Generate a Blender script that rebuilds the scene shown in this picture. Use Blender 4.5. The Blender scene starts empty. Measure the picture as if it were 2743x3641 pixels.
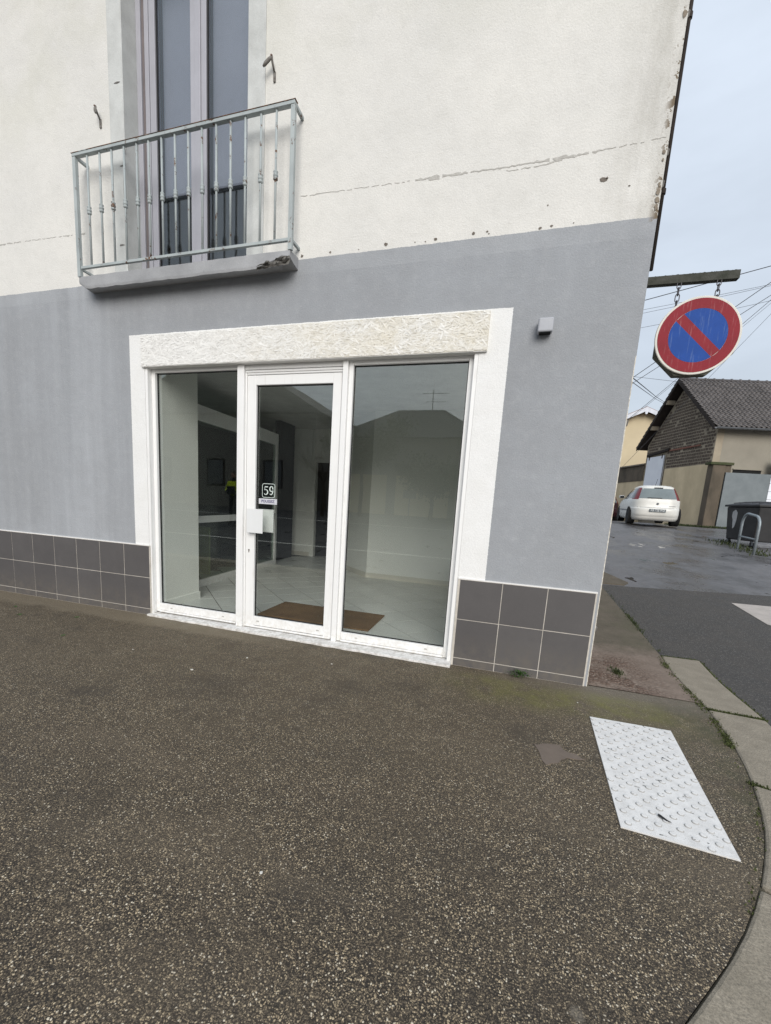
import bpy, bmesh, math, random
from mathutils import Vector, Matrix
random.seed(7)
PI = math.pi
scn = bpy.context.scene
COL = scn.collection

# ------------------------------------------------------------------ camera
YAW, PITCH, ROLL = math.radians(-17.2128), math.radians(-9.4327), math.radians(3.2416)
CAM = Vector((-0.77123, -3.51966, 1.32655))
f_ = Vector((math.sin(YAW)*math.cos(PITCH), math.cos(YAW)*math.cos(PITCH), math.sin(PITCH)))
rt = Vector((math.cos(YAW), -math.sin(YAW), 0)); up = rt.cross(f_)
r2 = math.cos(ROLL)*rt + math.sin(ROLL)*up
u2 = -math.sin(ROLL)*rt + math.cos(ROLL)*up
cd = bpy.data.cameras.new('camera'); cam = bpy.data.objects.new('camera', cd); COL.objects.link(cam)
cam.matrix_world = Matrix(((r2.x, u2.x, -f_.x, CAM.x), (r2.y, u2.y, -f_.y, CAM.y), (r2.z, u2.z, -f_.z, CAM.z), (0, 0, 0, 1)))
cd.sensor_fit = 'HORIZONTAL'; cd.sensor_width = 36; cd.lens = 1519.859/2743*36
cd.shift_x = 78.6/2743; cd.shift_y = 209.8/2743
cd.clip_start = 0.05; cd.clip_end = 2000
scn.camera = cam

# ------------------------------------------------------------------ world, sun, exposure
SUN_EL, SUN_AZ = math.radians(27), math.radians(160)      # azimuth from +Y towards +X: high, in front of the facade, a little right
w = bpy.data.worlds.new('World'); scn.world = w; w.use_nodes = True
nt = w.node_tree; nt.nodes.clear()
out = nt.nodes.new('ShaderNodeOutputWorld')
sky = nt.nodes.new('ShaderNodeTexSky'); sky.sky_type = 'NISHITA'; sky.sun_disc = False
sky.sun_elevation = SUN_EL; sky.sun_rotation = SUN_AZ; sky.dust_density = 3.0; sky.air_density = 1.2
b1 = nt.nodes.new('ShaderNodeBackground'); b1.inputs['Strength'].default_value = 0.10
nt.links.new(sky.outputs[0], b1.inputs[0])
tc = nt.nodes.new('ShaderNodeTexCoord')
sep = nt.nodes.new('ShaderNodeSeparateXYZ'); nt.links.new(tc.outputs['Generated'], sep.inputs[0])
mp = nt.nodes.new('ShaderNodeMapping'); mp.inputs['Scale'].default_value = (1.5, 1.5, 5.0)
nt.links.new(tc.outputs['Generated'], mp.inputs[0])
nz = nt.nodes.new('ShaderNodeTexNoise'); nz.inputs['Scale'].default_value = 2.2; nz.inputs['Detail'].default_value = 6
nt.links.new(mp.outputs[0], nz.inputs['Vector'])
cl = nt.nodes.new('ShaderNodeMapRange'); cl.inputs[1].default_value = .3; cl.inputs[2].default_value = .7
cl.inputs[3].default_value = .90; cl.inputs[4].default_value = 1.06; nt.links.new(nz.outputs[0], cl.inputs[0])
zr = nt.nodes.new('ShaderNodeMapRange'); zr.inputs[1].default_value = 0; zr.inputs[2].default_value = 1   # overcast sky: zenith brighter than horizon
zr.inputs[3].default_value = 0.41; zr.inputs[4].default_value = 0.68; nt.links.new(sep.outputs['Z'], zr.inputs[0])
mu = nt.nodes.new('ShaderNodeMath'); mu.operation = 'MULTIPLY'; nt.links.new(cl.outputs[0], mu.inputs[0]); nt.links.new(zr.outputs[0], mu.inputs[1])
b2 = nt.nodes.new('ShaderNodeBackground'); b2.inputs[0].default_value = (0.80, 0.885, 1.0, 1)
nt.links.new(mu.outputs[0], b2.inputs['Strength'])
mx = nt.nodes.new('ShaderNodeMixShader'); mx.inputs[0].default_value = .88
nt.links.new(b1.outputs[0], mx.inputs[1]); nt.links.new(b2.outputs[0], mx.inputs[2]); nt.links.new(mx.outputs[0], out.inputs[0])
sl = bpy.data.lights.new('sun', 'SUN'); sl.energy = 1.5; sl.angle = math.radians(38); sl.color = (1.0, .965, .92)
so = bpy.data.objects.new('sun', sl); COL.objects.link(so)
sd = Vector((math.sin(SUN_AZ)*math.cos(SUN_EL), math.cos(SUN_AZ)*math.cos(SUN_EL), math.sin(SUN_EL)))
so.rotation_euler = sd.to_track_quat('Z', 'Y').to_euler(); so.location = sd*30
vs = scn.view_settings; vs.view_transform = 'Standard'; vs.look = 'None'; vs.gamma = 1; vs.use_curve_mapping = False; vs.exposure = 0.81
scn.render.engine = 'CYCLES'
scn.cycles.use_denoising = True; scn.cycles.denoising_prefilter = 'NONE'; scn.cycles.denoising_input_passes = 'RGB_ALBEDO_NORMAL'
scn.cycles.max_bounces = 8; scn.cycles.transparent_max_bounces = 16
scn.cycles.sample_clamp_indirect = 6

# ------------------------------------------------------------------ node helpers
class NT:
    def __init__(s, name):
        s.m = bpy.data.materials.new(name); s.m.use_nodes = True
        s.t = s.m.node_tree; s.b = s.t.nodes['Principled BSDF']
        s.pos = s.n('NewGeometry').outputs['Position']
    def n(s, k): return s.t.nodes.new('ShaderNode'+k)
    def put(s, sock, v):
        if isinstance(v, bpy.types.NodeSocket): s.t.links.new(v, sock)
        elif isinstance(v, (tuple, list)) and sock.type == 'RGBA': sock.default_value = (*v[:3], 1)
        else: sock.default_value = v
    def mapv(s, v=None, scale=(1, 1, 1), rot=(0, 0, 0), loc=(0, 0, 0)):
        m = s.n('Mapping'); s.put(m.inputs[0], v or s.pos); m.inputs['Scale'].default_value = scale
        m.inputs['Rotation'].default_value = rot; m.inputs['Location'].default_value = loc; return m.outputs[0]
    def noise(s, scale, detail=4, rough=.55, v=None, col=False):
        m = s.n('TexNoise'); s.put(m.inputs['Vector'], v or s.pos); m.inputs['Scale'].default_value = scale
        m.inputs['Detail'].default_value = detail; m.inputs['Roughness'].default_value = rough; return m.outputs[1 if col else 0]
    def vor(s, scale, v=None, feature='F1', rnd=1):
        m = s.n('TexVoronoi'); m.feature = feature; s.put(m.inputs['Vector'], v or s.pos); m.inputs['Scale'].default_value = scale
        m.inputs['Randomness'].default_value = rnd; return m.outputs
    def math(s, op, a, b=0, c=None, clamp=False):
        m = s.n('Math'); m.operation = op; m.use_clamp = clamp; s.put(m.inputs[0], a); s.put(m.inputs[1], b)
        if c is not None: s.put(m.inputs[2], c)
        return m.outputs[0]
    def rng(s, v, a, b, c=0, d=1, smooth=False):
        m = s.n('MapRange'); s.put(m.inputs[0], v)
        if smooth: m.interpolation_type = 'SMOOTHSTEP'
        for i, q in enumerate((a, b, c, d)): m.inputs[i+1].default_value = q
        return m.outputs[0]
    def mix(s, f, a, b, mode='MIX'):
        m = s.n('Mix'); m.data_type = 'RGBA'; m.blend_type = mode; s.put(m.inputs[0], f); s.put(m.inputs[6], a); s.put(m.inputs[7], b); return m.outputs[2]
    def xyz(s, v=None):
        m = s.n('SeparateXYZ'); s.put(m.inputs[0], v or s.pos); return m.outputs
    def bump(s, h, strength=.3, dist=.01, prev=None):
        m = s.n('Bump'); s.put(m.inputs['Height'], h); m.inputs['Strength'].default_value = strength; m.inputs['Distance'].default_value = dist
        if prev is not None: s.put(m.inputs['Normal'], prev)
        return m.outputs[0]
    def orand(s): return s.n('ObjectInfo').outputs['Random']
    def fin(s, col, rough=.7, normal=None, metal=0, spec=.5):
        s.put(s.b.inputs['Base Color'], col); s.put(s.b.inputs['Roughness'], rough); s.put(s.b.inputs['Metallic'], metal)
        s.put(s.b.inputs['Specular IOR Level'], spec)
        if normal is not None: s.put(s.b.inputs['Normal'], normal)
        return s.m

def surf(name, c1, c2=None, scale=4, rough=.7, bump=0, bscale=60, metal=0, spec=.4, stretch=(1, 1, 1), perobj=0, fine=.12):
    s = NT(name); c2 = c2 or tuple(x*.8 for x in c1)
    n = s.noise(scale, 6, .6, s.mapv(scale=stretch))
    col = s.mix(s.rng(n, .3, .7), c1, c2)
    fn = s.noise(bscale*2, 3, .6)
    col = s.mix(s.rng(fn, .3, .7, 0, fine), col, tuple(x*.45 for x in c1))
    if perobj: col = s.mix(s.math('MULTIPLY', s.orand(), perobj), col, tuple(x*.45 for x in c1))
    r = s.rng(n, .2, .8, max(.02, rough-.08), min(1, rough+.08))
    nm = s.bump(s.noise(bscale, 5, .6), bump, .004) if bump else None
    return s.fin(col, r, nm, metal, spec)

MT = {}
# facade: white upper render, grey painted ground floor, white painted surround of the shop front
def facade_mat():
    s = NT('facade_render'); X = s.xyz()
    wob = s.math('MULTIPLY', s.math('SUBTRACT', s.noise(55, 4, .7), .5), .012)
    wob2 = s.math('MULTIPLY', s.math('SUBTRACT', s.noise(9, 2, .5), .5), .012)
    x = s.math('ADD', X[0], wob); z = s.math('ADD', s.math('ADD', X[2], wob), wob2)
    big = s.noise(.9, 5, .6); mid = s.noise(5, 6, .65); fine = s.noise(210, 3, .7)
    streak = s.noise(1, 5, .6, s.mapv(scale=(5.5, 5.5, .28)))
    streak2 = s.noise(1, 4, .6, s.mapv(scale=(16, 16, .7), loc=(3, 1, 2)))
    wht = s.mix(s.rng(big, .35, .7), (.77, .755, .715), (.70, .69, .66))
    wht = s.mix(s.rng(mid, .45, .75, 0, .30), wht, (.60, .59, .555))
    wht = s.mix(s.rng(s.noise(17, 5, .7), .52, .75, 0, .22), wht, (.52, .505, .465))
    # weather stain down the free corner, greenish bloom higher up
    cn = s.math('MULTIPLY', s.rng(X[0], -.42, -.05, 0, 1, True), s.rng(s.noise(2.4, 5, .7, s.mapv(scale=(1.6, 1, .5))), .38, .62))
    wht = s.mix(s.math('MULTIPLY', cn, .55), wht, (.36, .345, .30))
    gb = s.math('MULTIPLY', s.rng(X[2], 4.1, 5.2, 0, 1, True), s.rng(s.noise(1.3, 4, .6), .42, .62))
    wht = s.mix(s.math('MULTIPLY', gb, .3), wht, (.50, .50, .40))
    lft = s.rng(X[0], -3.6, -4.6, .25, 1)
    gry = s.mix(s.math('MULTIPLY', s.rng(streak, .36, .66), lft), (.335, .350, .372), (.405, .422, .448))
    gry = s.mix(s.math('MULTIPLY', s.rng(streak2, .5, .8, 0, .25), lft), gry, (.44, .457, .485))
    gry = s.mix(s.rng(big, .35, .65, 0, .55), gry, (.285, .293, .305)); gry = s.mix(s.rng(s.noise(13, 5, .7), .5, .72, 0, .3), gry, (.44, .45, .465))
    gry = s.mix(s.math('MULTIPLY', s.math('GREATER_THAN', z, 3.135), s.rng(s.noise(3, 4), .35, .6, .1, .4)), gry, (.43, .445, .465))
    gry = s.mix(s.rng(mid, .5, .8, 0, .25), gry, (.27, .278, .292))
    gry = s.mix(s.math('MULTIPLY', s.rng(s.vor(9)[0], .035, .02), .45), gry, (.2, .2, .21))
    sur = s.mix(s.rng(mid, .4, .75, 0, .5), (.83, .83, .82), (.74, .735, .71))
    col = s.mix(s.math('LESS_THAN', z, 3.249), wht, gry)
    ins = s.math('MULTIPLY', s.math('MULTIPLY', s.math('GREATER_THAN', x, -4.364), s.math('LESS_THAN', x, -.836)), s.math('LESS_THAN', z, 2.764))
    col = s.mix(ins, col, sur)
    # bare render along the lost corner edge
    ed = s.math('MULTIPLY', s.rng(X[0], -.055, -.012), s.math('GREATER_THAN', s.noise(13, 4, .7), .55))
    col = s.mix(s.math('MULTIPLY', ed, s.math('GREATER_THAN', X[2], 3.22)), col, (.20, .16, .115))
    ed2 = s.math('MULTIPLY', s.math('GREATER_THAN', s.math('ADD', X[0], s.math('MULTIPLY', s.noise(14, 4, .7), .012)), .0005), s.math('LESS_THAN', X[2], 2.4))
    col = s.mix(ed2, col, s.mix(s.rng(s.noise(30), .4, .65), (.74, .71, .64), (.50, .45, .37)))
    col = s.mix(s.rng(s.noise(75, 4, .75), .42, .72, 0, .15), col, (.45, .45, .44), 'MULTIPLY'); col = s.mix(s.rng(fine, .35, .75, 0, .16), col, (.14, .14, .13), 'MULTIPLY')
    col = s.mix(s.math('MULTIPLY', s.rng(fine, .62, .8, 0, .25), s.math('GREATER_THAN', z, 3.249)), col, (.42, .40, .36))
    h = s.math('ADD', s.math('MULTIPLY', s.noise(85, 5, .7), 1.0), s.math('MULTIPLY', s.noise(7, 3, .5), 1.6))
    return s.fin(col, .92, s.bump(h, .6, .006), 0, .2)
MT['facade'] = facade_mat()
MT['sidewall'] = surf('side_render', (.56, .55, .52), (.42, .41, .38), 1.2, .92, .5, 120)
MT['stone'] = surf('painted_stone', (.64, .655, .64), (.47, .48, .465), 4, .9, .5, 60, fine=.25)
def tile_mat():
    s = NT('plinth_tile'); r = s.orand()
    v = s.mix(s.rng(s.noise(3, 5, .7), .35, .7), (.104, .098, .097), (.085, .080, .080))
    v = s.mix(s.math('MULTIPLY', r, .75), v, (.078, .073, .073))
    v = s.mix(s.math('MULTIPLY', s.math('GREATER_THAN', s.noise(190, 2, .6), .70), .5), v, (.20, .195, .19))
    sc = s.noise(1, 3, .6, s.mapv(scale=(4, 4, 90), rot=(0, .18, 0)))
    v = s.mix(s.rng(sc, .74, .8, 0, .25), v, (.3, .3, .3))
    dz = s.math('MULTIPLY', s.rng(s.xyz()[2], .30, .0, 0, .75), s.rng(s.noise(12, 5, .7), .35, .7))
    v = s.mix(dz, v, (.16, .14, .115))
    return s.fin(v, s.rng(s.noise(8), .3, .7, .5, .66), s.bump(s.noise(220, 2), .08, .002), 0, .35)
MT['tile'] = tile_mat()
MT['grout'] = surf('grout', (.62, .58, .52), (.44, .41, .36), 12, .95, .3, 120)
def white_paint(name, c=(.80, .80, .79), dirt=(.45, .41, .34), amt=.35, rough=.42):
    s = NT(name); X = s.xyz()
    n = s.noise(3, 6, .65); st = s.noise(1, 5, .65, s.mapv(scale=(26, 26, 2.5)))
    col = s.mix(s.rng(n, .45, .8, 0, amt), c, tuple(x*.84 for x in c))
    col = s.mix(s.rng(st, .60, .78, 0, amt), col, dirt)
    low = s.math('MULTIPLY', s.rng(X[2], .22, .0), s.rng(s.noise(22, 5, .7), .40, .68))
    col = s.mix(s.math('MULTIPLY', low, amt*1.6), col, dirt)
    return s.fin(col, s.rng(n, .3, .7, rough-.08, rough+.1), s.bump(s.noise(90, 3), .05, .002), 0, .45)
MT['frame'] = white_paint('white_lacquer')
MT['sill'] = white_paint('worn_white_sill', (.74, .73, .71), (.33, .30, .26), .5, .8)
MT['handle'] = white_paint('scratched_white_metal', (.72, .73, .73), (.42, .42, .41), .55, .5)
MT['rubber'] = surf('black_gasket', (.012, .012, .013), rough=.6)
MT['black'] = surf('dark_void', (.01, .01, .01), rough=.9)
def glass_mat(name, tint=(.90, .95, .92), ior=1.5):
    m = bpy.data.materials.new(name); m.use_nodes = True; t = m.node_tree; t.nodes.clear()
    o = t.nodes.new('ShaderNodeOutputMaterial'); tr = t.nodes.new('ShaderNodeBsdfTransparent'); tr.inputs[0].default_value = (*tint, 1)
    gl = t.nodes.new('ShaderNodeBsdfGlossy'); gl.inputs['Roughness'].default_value = .0; gl.inputs[0].default_value = (.95, .98, .96, 1)
    lw_ = t.nodes.new('ShaderNodeLayerWeight'); lw_.inputs[0].default_value = .5
    f0 = ((ior-1)/(ior+1))**2                                  # thin sheet: Schlick reflectance, the same from both sides
    pw = t.nodes.new('ShaderNodeMath'); pw.operation = 'POWER'; t.links.new(lw_.outputs['Facing'], pw.inputs[0]); pw.inputs[1].default_value = 5
    fr = t.nodes.new('ShaderNodeMath'); fr.operation = 'MULTIPLY_ADD'; t.links.new(pw.outputs[0], fr.inputs[0]); fr.inputs[1].default_value = 1-f0; fr.inputs[2].default_value = f0
    mxx = t.nodes.new('ShaderNodeMixShader'); t.links.new(fr.outputs[0], mxx.inputs[0]); t.links.new(tr.outputs[0], mxx.inputs[1]); t.links.new(gl.outputs[0], mxx.inputs[2])
    t.links.new(mxx.outputs[0], o.inputs[0]); return m
MT['glass'] = glass_mat('shop_glass', (.968, .98, .966), 1.98)
MT['glass_in'] = glass_mat('partition_glass', (.78, .84, .80), 1.5)
MT['glass_up'] = glass_mat('upstairs_glass', (.84, .86, .89), 1.75)
def strand_mat():
    s = NT('painted_strand'); a = s.n('Attribute'); a.attribute_name = 'tone'
    t = a.outputs['Fac']; n = s.noise(2.2, 4, .6, s.mapv(loc=(2, 0, 5)))
    c = s.mix(t, s.mix(s.rng(s.xyz()[0], -3.6, -2.2), (.74, .73, .705), (.66, .635, .57)), (.83, .825, .80))
    yel = s.math('MULTIPLY', s.rng(s.xyz()[0], -3.4, -2.6), s.rng(n, .42, .66))
    c = s.mix(s.math('MULTIPLY', yel, .32), c, (.70, .62, .45))
    dk = s.math('GREATER_THAN', s.math('ADD', s.noise(1, 3, .6, s.mapv(scale=(60, 60, 140))), s.math('MULTIPLY', t, -.03)), .72)
    c = s.mix(s.math('MULTIPLY', dk, .5), c, (.30, .28, .23))
    return s.fin(c, .8, s.bump(s.noise(1, 3, .7, s.mapv(scale=(90, 90, 240))), .3, .003), 0, .25)
MT['strand'] = strand_mat()
def steel_paint():
    s = NT('rusty_pale_blue_paint'); n = s.noise(16, 6, .7); X = s.xyz()
    c = s.mix(s.rng(s.noise(4, 4), .35, .7), (.40, .44, .44), (.31, .345, .35))
    rust = s.math('ADD', n, s.math('MULTIPLY', s.rng(X[2], 4.262, 4.275), .12))
    c = s.mix(s.rng(rust, .59, .64), c, s.mix(s.noise(60), (.17, .075, .03), (.045, .024, .015)))
    return s.fin(c, .6, s.bump(s.noise(120, 4), .25, .002), 0, .4)
MT['rail'] = steel_paint()
def rail_top():
    s = NT('rusted_rail_top'); n = s.noise(22, 6, .7)
    c = s.mix(s.rng(n, .42, .6), (.045, .03, .022), (.20, .10, .05)); c = s.mix(s.rng(s.noise(9, 4), .62, .7), c, (.42, .48, .49))
    return s.fin(c, .85, s.bump(n, .4, .003))
MT['rusttop'] = rail_top()
MT['slab'] = surf('painted_slab', (.40, .405, .415), (.28, .285, .295), 4, .92, .6, 60, fine=.3)
MT['broken'] = surf('broken_concrete', (.21, .20, .185), (.085, .08, .072), 22, .97, .9, 40, fine=.5)
MT['crack'] = surf('crumbled_render', (.56, .545, .51), (.42, .405, .375), 25, .97, .8, 90, fine=.4)
MT['cornerchip'] = surf('bare_corner_render', (.30, .255, .20), (.18, .15, .12), 25, .97, .6, 90)
MT['chip'] = surf('bare_render_hole', (.11, .095, .08), (.22, .19, .16), 60, .97)
MT['hook'] = surf('old_hook_iron', (.26, .25, .23), (.12, .10, .085), 40, .65, .5, 150, fine=.5)
MT['hooktip'] = surf('hook_tip_rust', (.14, .055, .035), (.07, .03, .02), 60, .8)
MT['lampbox'] = surf('grey_lamp_paint', (.40, .415, .445), (.36, .37, .40), 9, .55)
MT['pvc'] = surf('grey_window_frame', (.42, .42, .46), (.36, .36, .395), 3, .4)
MT['pvcdark'] = surf('brown_frame_edge', (.20, .17, .17), (.14, .12, .12), 3, .5)
MT['curtain'] = surf('pale_blind', (.36, .36, .385), (.31, .31, .335), 2, .9)
# ground
def asphalt_stone():
    s = NT('exposed_aggregate'); X = s.xyz()
    wv = s.mapv(scale=(1, 1, 0))
    dis = s.n('VectorMath'); dis.operation = 'ADD'; s.put(dis.inputs[0], wv)
    sc = s.n('VectorMath'); sc.operation = 'SCALE'; s.put(sc.inputs[0], s.noise(70, 2, .5, wv, True)); sc.inputs['Scale'].default_value = .010
    s.put(dis.inputs[1], sc.outputs[0]); v = dis.outputs[0]
    A = s.vor(158, v); B = s.vor(235, v)
    ra = s.xyz(A[1]); rb = s.xyz(B[1])
    patch = s.noise(1.1, 5, .6); mid = s.noise(6, 4, .6)
    thr = s.rng(patch, .3, .7, .66, .84)
    pale = s.math('MULTIPLY', s.math('GREATER_THAN', ra[0], thr), s.rng(A[0], .52, .36))
    pale2 = s.math('MULTIPLY', s.math('GREATER_THAN', rb[0], .60), s.rng(B[0], .5, .34))
    stone = s.mix(ra[1], (.62, .53, .38), (.30, .24, .16)); stone = s.mix(s.math('GREATER_THAN', ra[2], .86), stone, (.74, .69, .58))
    grey = s.mix(rb[1], (.085, .074, .062), (.032, .029, .027))
    base = s.mix(s.rng(A[0], .25, .6), s.mix(ra[2], (.170, .138, .098), (.072, .060, .046)), (.025, .0215, .018))
    c = s.mix(s.math('MULTIPLY', pale2, .85), base, s.mix(rb[2], (.36, .30, .21), (.15, .125, .09)))
    c = s.mix(s.math('MULTIPLY', pale, .8), c, stone)
    # traffic-polished darker film and brown bloom in large soft patches
    c = s.mix(s.rng(mid, .42, .7, 0, .35), c, (.056, .046, .036))
    near = s.math('MULTIPLY', s.rng(s.math('ADD', X[1], s.math('MULTIPLY', s.math('SUBTRACT', mid, .5), .5)), -2.7, -.3, 0, .50), s.rng(patch, .25, .62, .45, 1))
    c = s.mix(near, c, s.mix(s.noise(45, 4, .7), (.155, .130, .092), (.078, .066, .050)))
    c = s.mix(s.rng(s.noise(2.2, 5, .65, s.mapv(loc=(7, 3, 0))), .56, .72, 0, .5), c, (.042, .037, .032))
    gum = s.vor(2.3, s.mapv(v, loc=(1.7, .4, 0))); gn = s.noise(26, 4, .7)
    c = s.mix(s.math('MULTIPLY', s.rng(s.math('ADD', gum[0], s.math('MULTIPLY', gn, .05)), .075, .055), .55), c, (.20, .185, .16))
    wrn = s.noise(1, 5, .7, s.mapv(scale=(.5, 1.6, 1), rot=(0, 0, .35))); c = s.mix(s.rng(wrn, .52, .70, 0, .35), c, (.14, .118, .09)); c = s.mix(s.rng(wrn, .44, .30, 0, .5), c, (.040, .035, .030))
    # concrete dust band along the wall left of the door
    band = s.math('MULTIPLY', s.rng(s.math('ADD', X[1], s.math('MULTIPLY', s.math('SUBTRACT', s.noise(4, 4), .5), .22)), -.33, -.24, 0, .62), s.rng(X[0], -2.3, -3.4))
    c = s.mix(band, c, s.mix(s.noise(60, 4), (.235, .205, .155), (.15, .13, .10)))
    # moss near the corner
    ms = s.math('MULTIPLY', s.math('MULTIPLY', s.rng(X[0], -1.3, -.45, 0, 1, True), s.rng(X[0], .75, .2, 0, 1, True)), s.math('MULTIPLY', s.rng(X[1], -.72, -.38, 0, 1, True), s.rng(X[1], -.03, -.22, 0, 1, True)))
    ms = s.math('MULTIPLY', ms, s.rng(s.noise(3.2, 5, .65), .36, .6))
    c = s.mix(s.math('MULTIPLY', ms, s.rng(s.noise(90, 3), .3, .6, .25, .8)), c, (.15, .155, .045))
    kb = s.math('MULTIPLY', s.rng(X[0], .25, .62), s.rng(s.noise(9, 5, .7), .40, .62)); c = s.mix(s.math('MULTIPLY', kb, .55), c, (.045, .052, .022))
    corner = s.math('MULTIPLY', s.rng(X[1], -.30, -.05), s.rng(X[0], -.9, -.2)); c = s.mix(s.math('MULTIPLY', corner, .5), c, (.17, .155, .135))
    c = s.mix(1.0, c, (1.10, 1.045, .955), 'MULTIPLY')
    h = s.math('SUBTRACT', 1, A[0])
    nm = s.bump(h, .55, .006); nm = s.bump(s.noise(3, 3), .15, .02, nm)
    return s.fin(c, s.rng(mid, .3, .7, .62, .85), nm, 0, .35)
MT['aggregate'] = asphalt_stone()
def asphalt(name, a=(.060, .057, .055), b=(.036, .035, .034), wet=0., sc=150):
    s = NT(name); v = s.mapv(scale=(1, 1, 0)); A = s.vor(sc, v); r = s.xyz(A[1])
    big = s.noise(.55, 6, .6, v); mid = s.noise(3, 5, .65, v)
    c = s.mix(r[0], a, b); c = s.mix(s.math('MULTIPLY', s.math('GREATER_THAN', r[1], .90), .7), c, (.17, .16, .145))
    c = s.mix(s.rng(mid, .4, .75, 0, .5), c, tuple(x*1.5 for x in a))
    rough = s.rng(mid, .3, .7, .72, .9)
    nm = s.bump(A[0], .5, .008)
    if wet:
        rough = s.rng(mid, .3, .7, .58, .74)
        wm = s.rng(s.math('ADD', s.math('MULTIPLY', big, .7), s.math('MULTIPLY', s.noise(1, 4, .6, s.mapv(v, (.9, .35, 1))), .3)), .40, .58, 0, 1, True)
        c = s.mix(s.math('MULTIPLY', wm, .5), c, (.060, .060, .063)); c = s.mix(s.rng(s.noise(1, 5, .7, s.mapv(v, (2.2, .9, 1), (0, 0, .3))), .5, .68, 0, .6), c, (.05, .047, .044))
        rough = s.math('SUBTRACT', rough, s.math('MULTIPLY', wm, wet))
        pd = s.math('GREATER_THAN', s.noise(1, 3, .55, s.mapv(v, (1.9, 1.1, 1), (0, 0, .25), (4.2, 1.1, 0))), .655)
        rough = s.math('MULTIPLY', rough, s.math('SUBTRACT', 1, s.math('MULTIPLY', pd, .9)))
        c = s.mix(s.math('MULTIPLY', pd, .75), c, (.02, .018, .015))
        nm = s.bump(s.math('MULTIPLY', A[0], s.math('SUBTRACT', 1, s.math('MAXIMUM', pd, s.math('MULTIPLY', wm, .8)))), .28, .006)
    return s.fin(c, rough, nm, 0, .5)
MT['apron'] = asphalt('dark_new_asphalt', (.062, .056, .050), (.032, .030, .028))
MT['alley'] = asphalt('wet_old_asphalt', (.135, .132, .136), (.090, .088, .092), .38, 110)
MT['road'] = asphalt('street_asphalt', (.07, .068, .065), (.042, .041, .04), .1)
MT['ground'] = surf('earth', (.10, .085, .06), (.06, .055, .035), .6, .95, .4, 20)
def strip_mat():
    s = NT('old_concrete_strip'); X = s.xyz(); v = s.mapv(scale=(1, 1, 0))
    n = s.noise(7, 6, .7); big = s.noise(1.7, 5, .6)
    smooth = s.mix(s.rng(n, .35, .7), (.128, .108, .083), (.092, .080, .060)); smooth = s.mix(s.rng(big, .5, .7, 0, .5), smooth, (.085, .088, .05))
    A = s.vor(46, v); r = s.xyz(A[1])
    rub = s.mix(s.rng(A[0], .15, .55), s.mix(r[0], (.33, .275, .225), (.15, .11, .085)), (.105, .068, .05))
    rub = s.mix(s.rng(n, .45, .7, 0, .7), rub, (.17, .118, .09))
    zone = s.math('MULTIPLY', s.rng(s.math('ADD', X[1], s.math('MULTIPLY', big, .5)), 1.25, .95), s.rng(s.noise(3.4, 5, .6, v), .38, .52))
    far = s.math('MULTIPLY', zone, s.rng(s.math('ADD', X[0], s.math('MULTIPLY', n, .3)), .85, .5))
    pinkish = s.mix(s.rng(n, .35, .7), (.225, .178, .145), (.16, .125, .10))
    base = s.mix(s.rng(s.math('ADD', X[1], s.math('MULTIPLY', n, .3)), 1.45, 1.1), smooth, pinkish)
    c = s.mix(far, base, rub)
    return s.fin(c, .92, s.bump(s.math('ADD', s.math('MULTIPLY', s.math('MULTIPLY', A[0], far), 2.5), s.noise(40, 4)), .6, .012), 0, .25)
MT['strip'] = strip_mat()
MT['kerb'] = surf('kerb_granite', (.37, .325, .255), (.25, .218, .168), 9, .95, .9, 75, fine=.95)
MT['patch'] = surf('mortar_patch', (.17, .135, .108), (.135, .108, .088), 9, .9, .3, 120)
def plate_mat():
    s = NT('white_tactile_resin'); n = s.noise(14, 6, .7); sc = s.noise(1, 3, .6, s.mapv(scale=(16, 30, 1), rot=(0, 0, .6)))
    c = s.mix(s.rng(n, .42, .72, 0, .75), (.70, .69, .67), (.52, .51, .49))
    c = s.mix(s.rng(sc, .66, .685), c, (.10, .095, .085))
    c = s.mix(s.rng(s.noise(55, 4, .7), .58, .75, 0, .6), c, (.40, .39, .36))
    return s.fin(c, .6, s.bump(s.noise(60, 3), .2, .003), 0, .4)
MT['plate'] = plate_mat()
MT['studflank'] = surf('grimy_stud_edge', (.42, .41, .39), (.30, .29, .275), 30, .8)
MT['paint'] = surf('road_marking_paint', (.52, .47, .43), (.38, .35, .32), 7, .8, .3, 90, fine=.4)
def leaf(name, a, b):
    s = NT(name); c = s.mix(s.orand(), a, b); c = s.mix(s.rng(s.noise(7, 3), .3, .7), c, tuple(x*.55 for x in a)); return s.fin(c, .7, None, 0, .3)
MT['moss'] = surf('moss_green', (.075, .090, .024), (.045, .058, .018), 9, .95, .4, 200)
MT['mosscap'] = surf('mossy_cap', (.075, .075, .04), (.04, .055, .02), 5, .95, .5, 60)
MT['weed'] = surf('weed_leaf', (.060, .135, .028), (.04, .09, .02), 20, .7)
MT['grass'] = surf('grass_blade', (.055, .07, .022), (.03, .042, .014), 5, .8)
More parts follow.
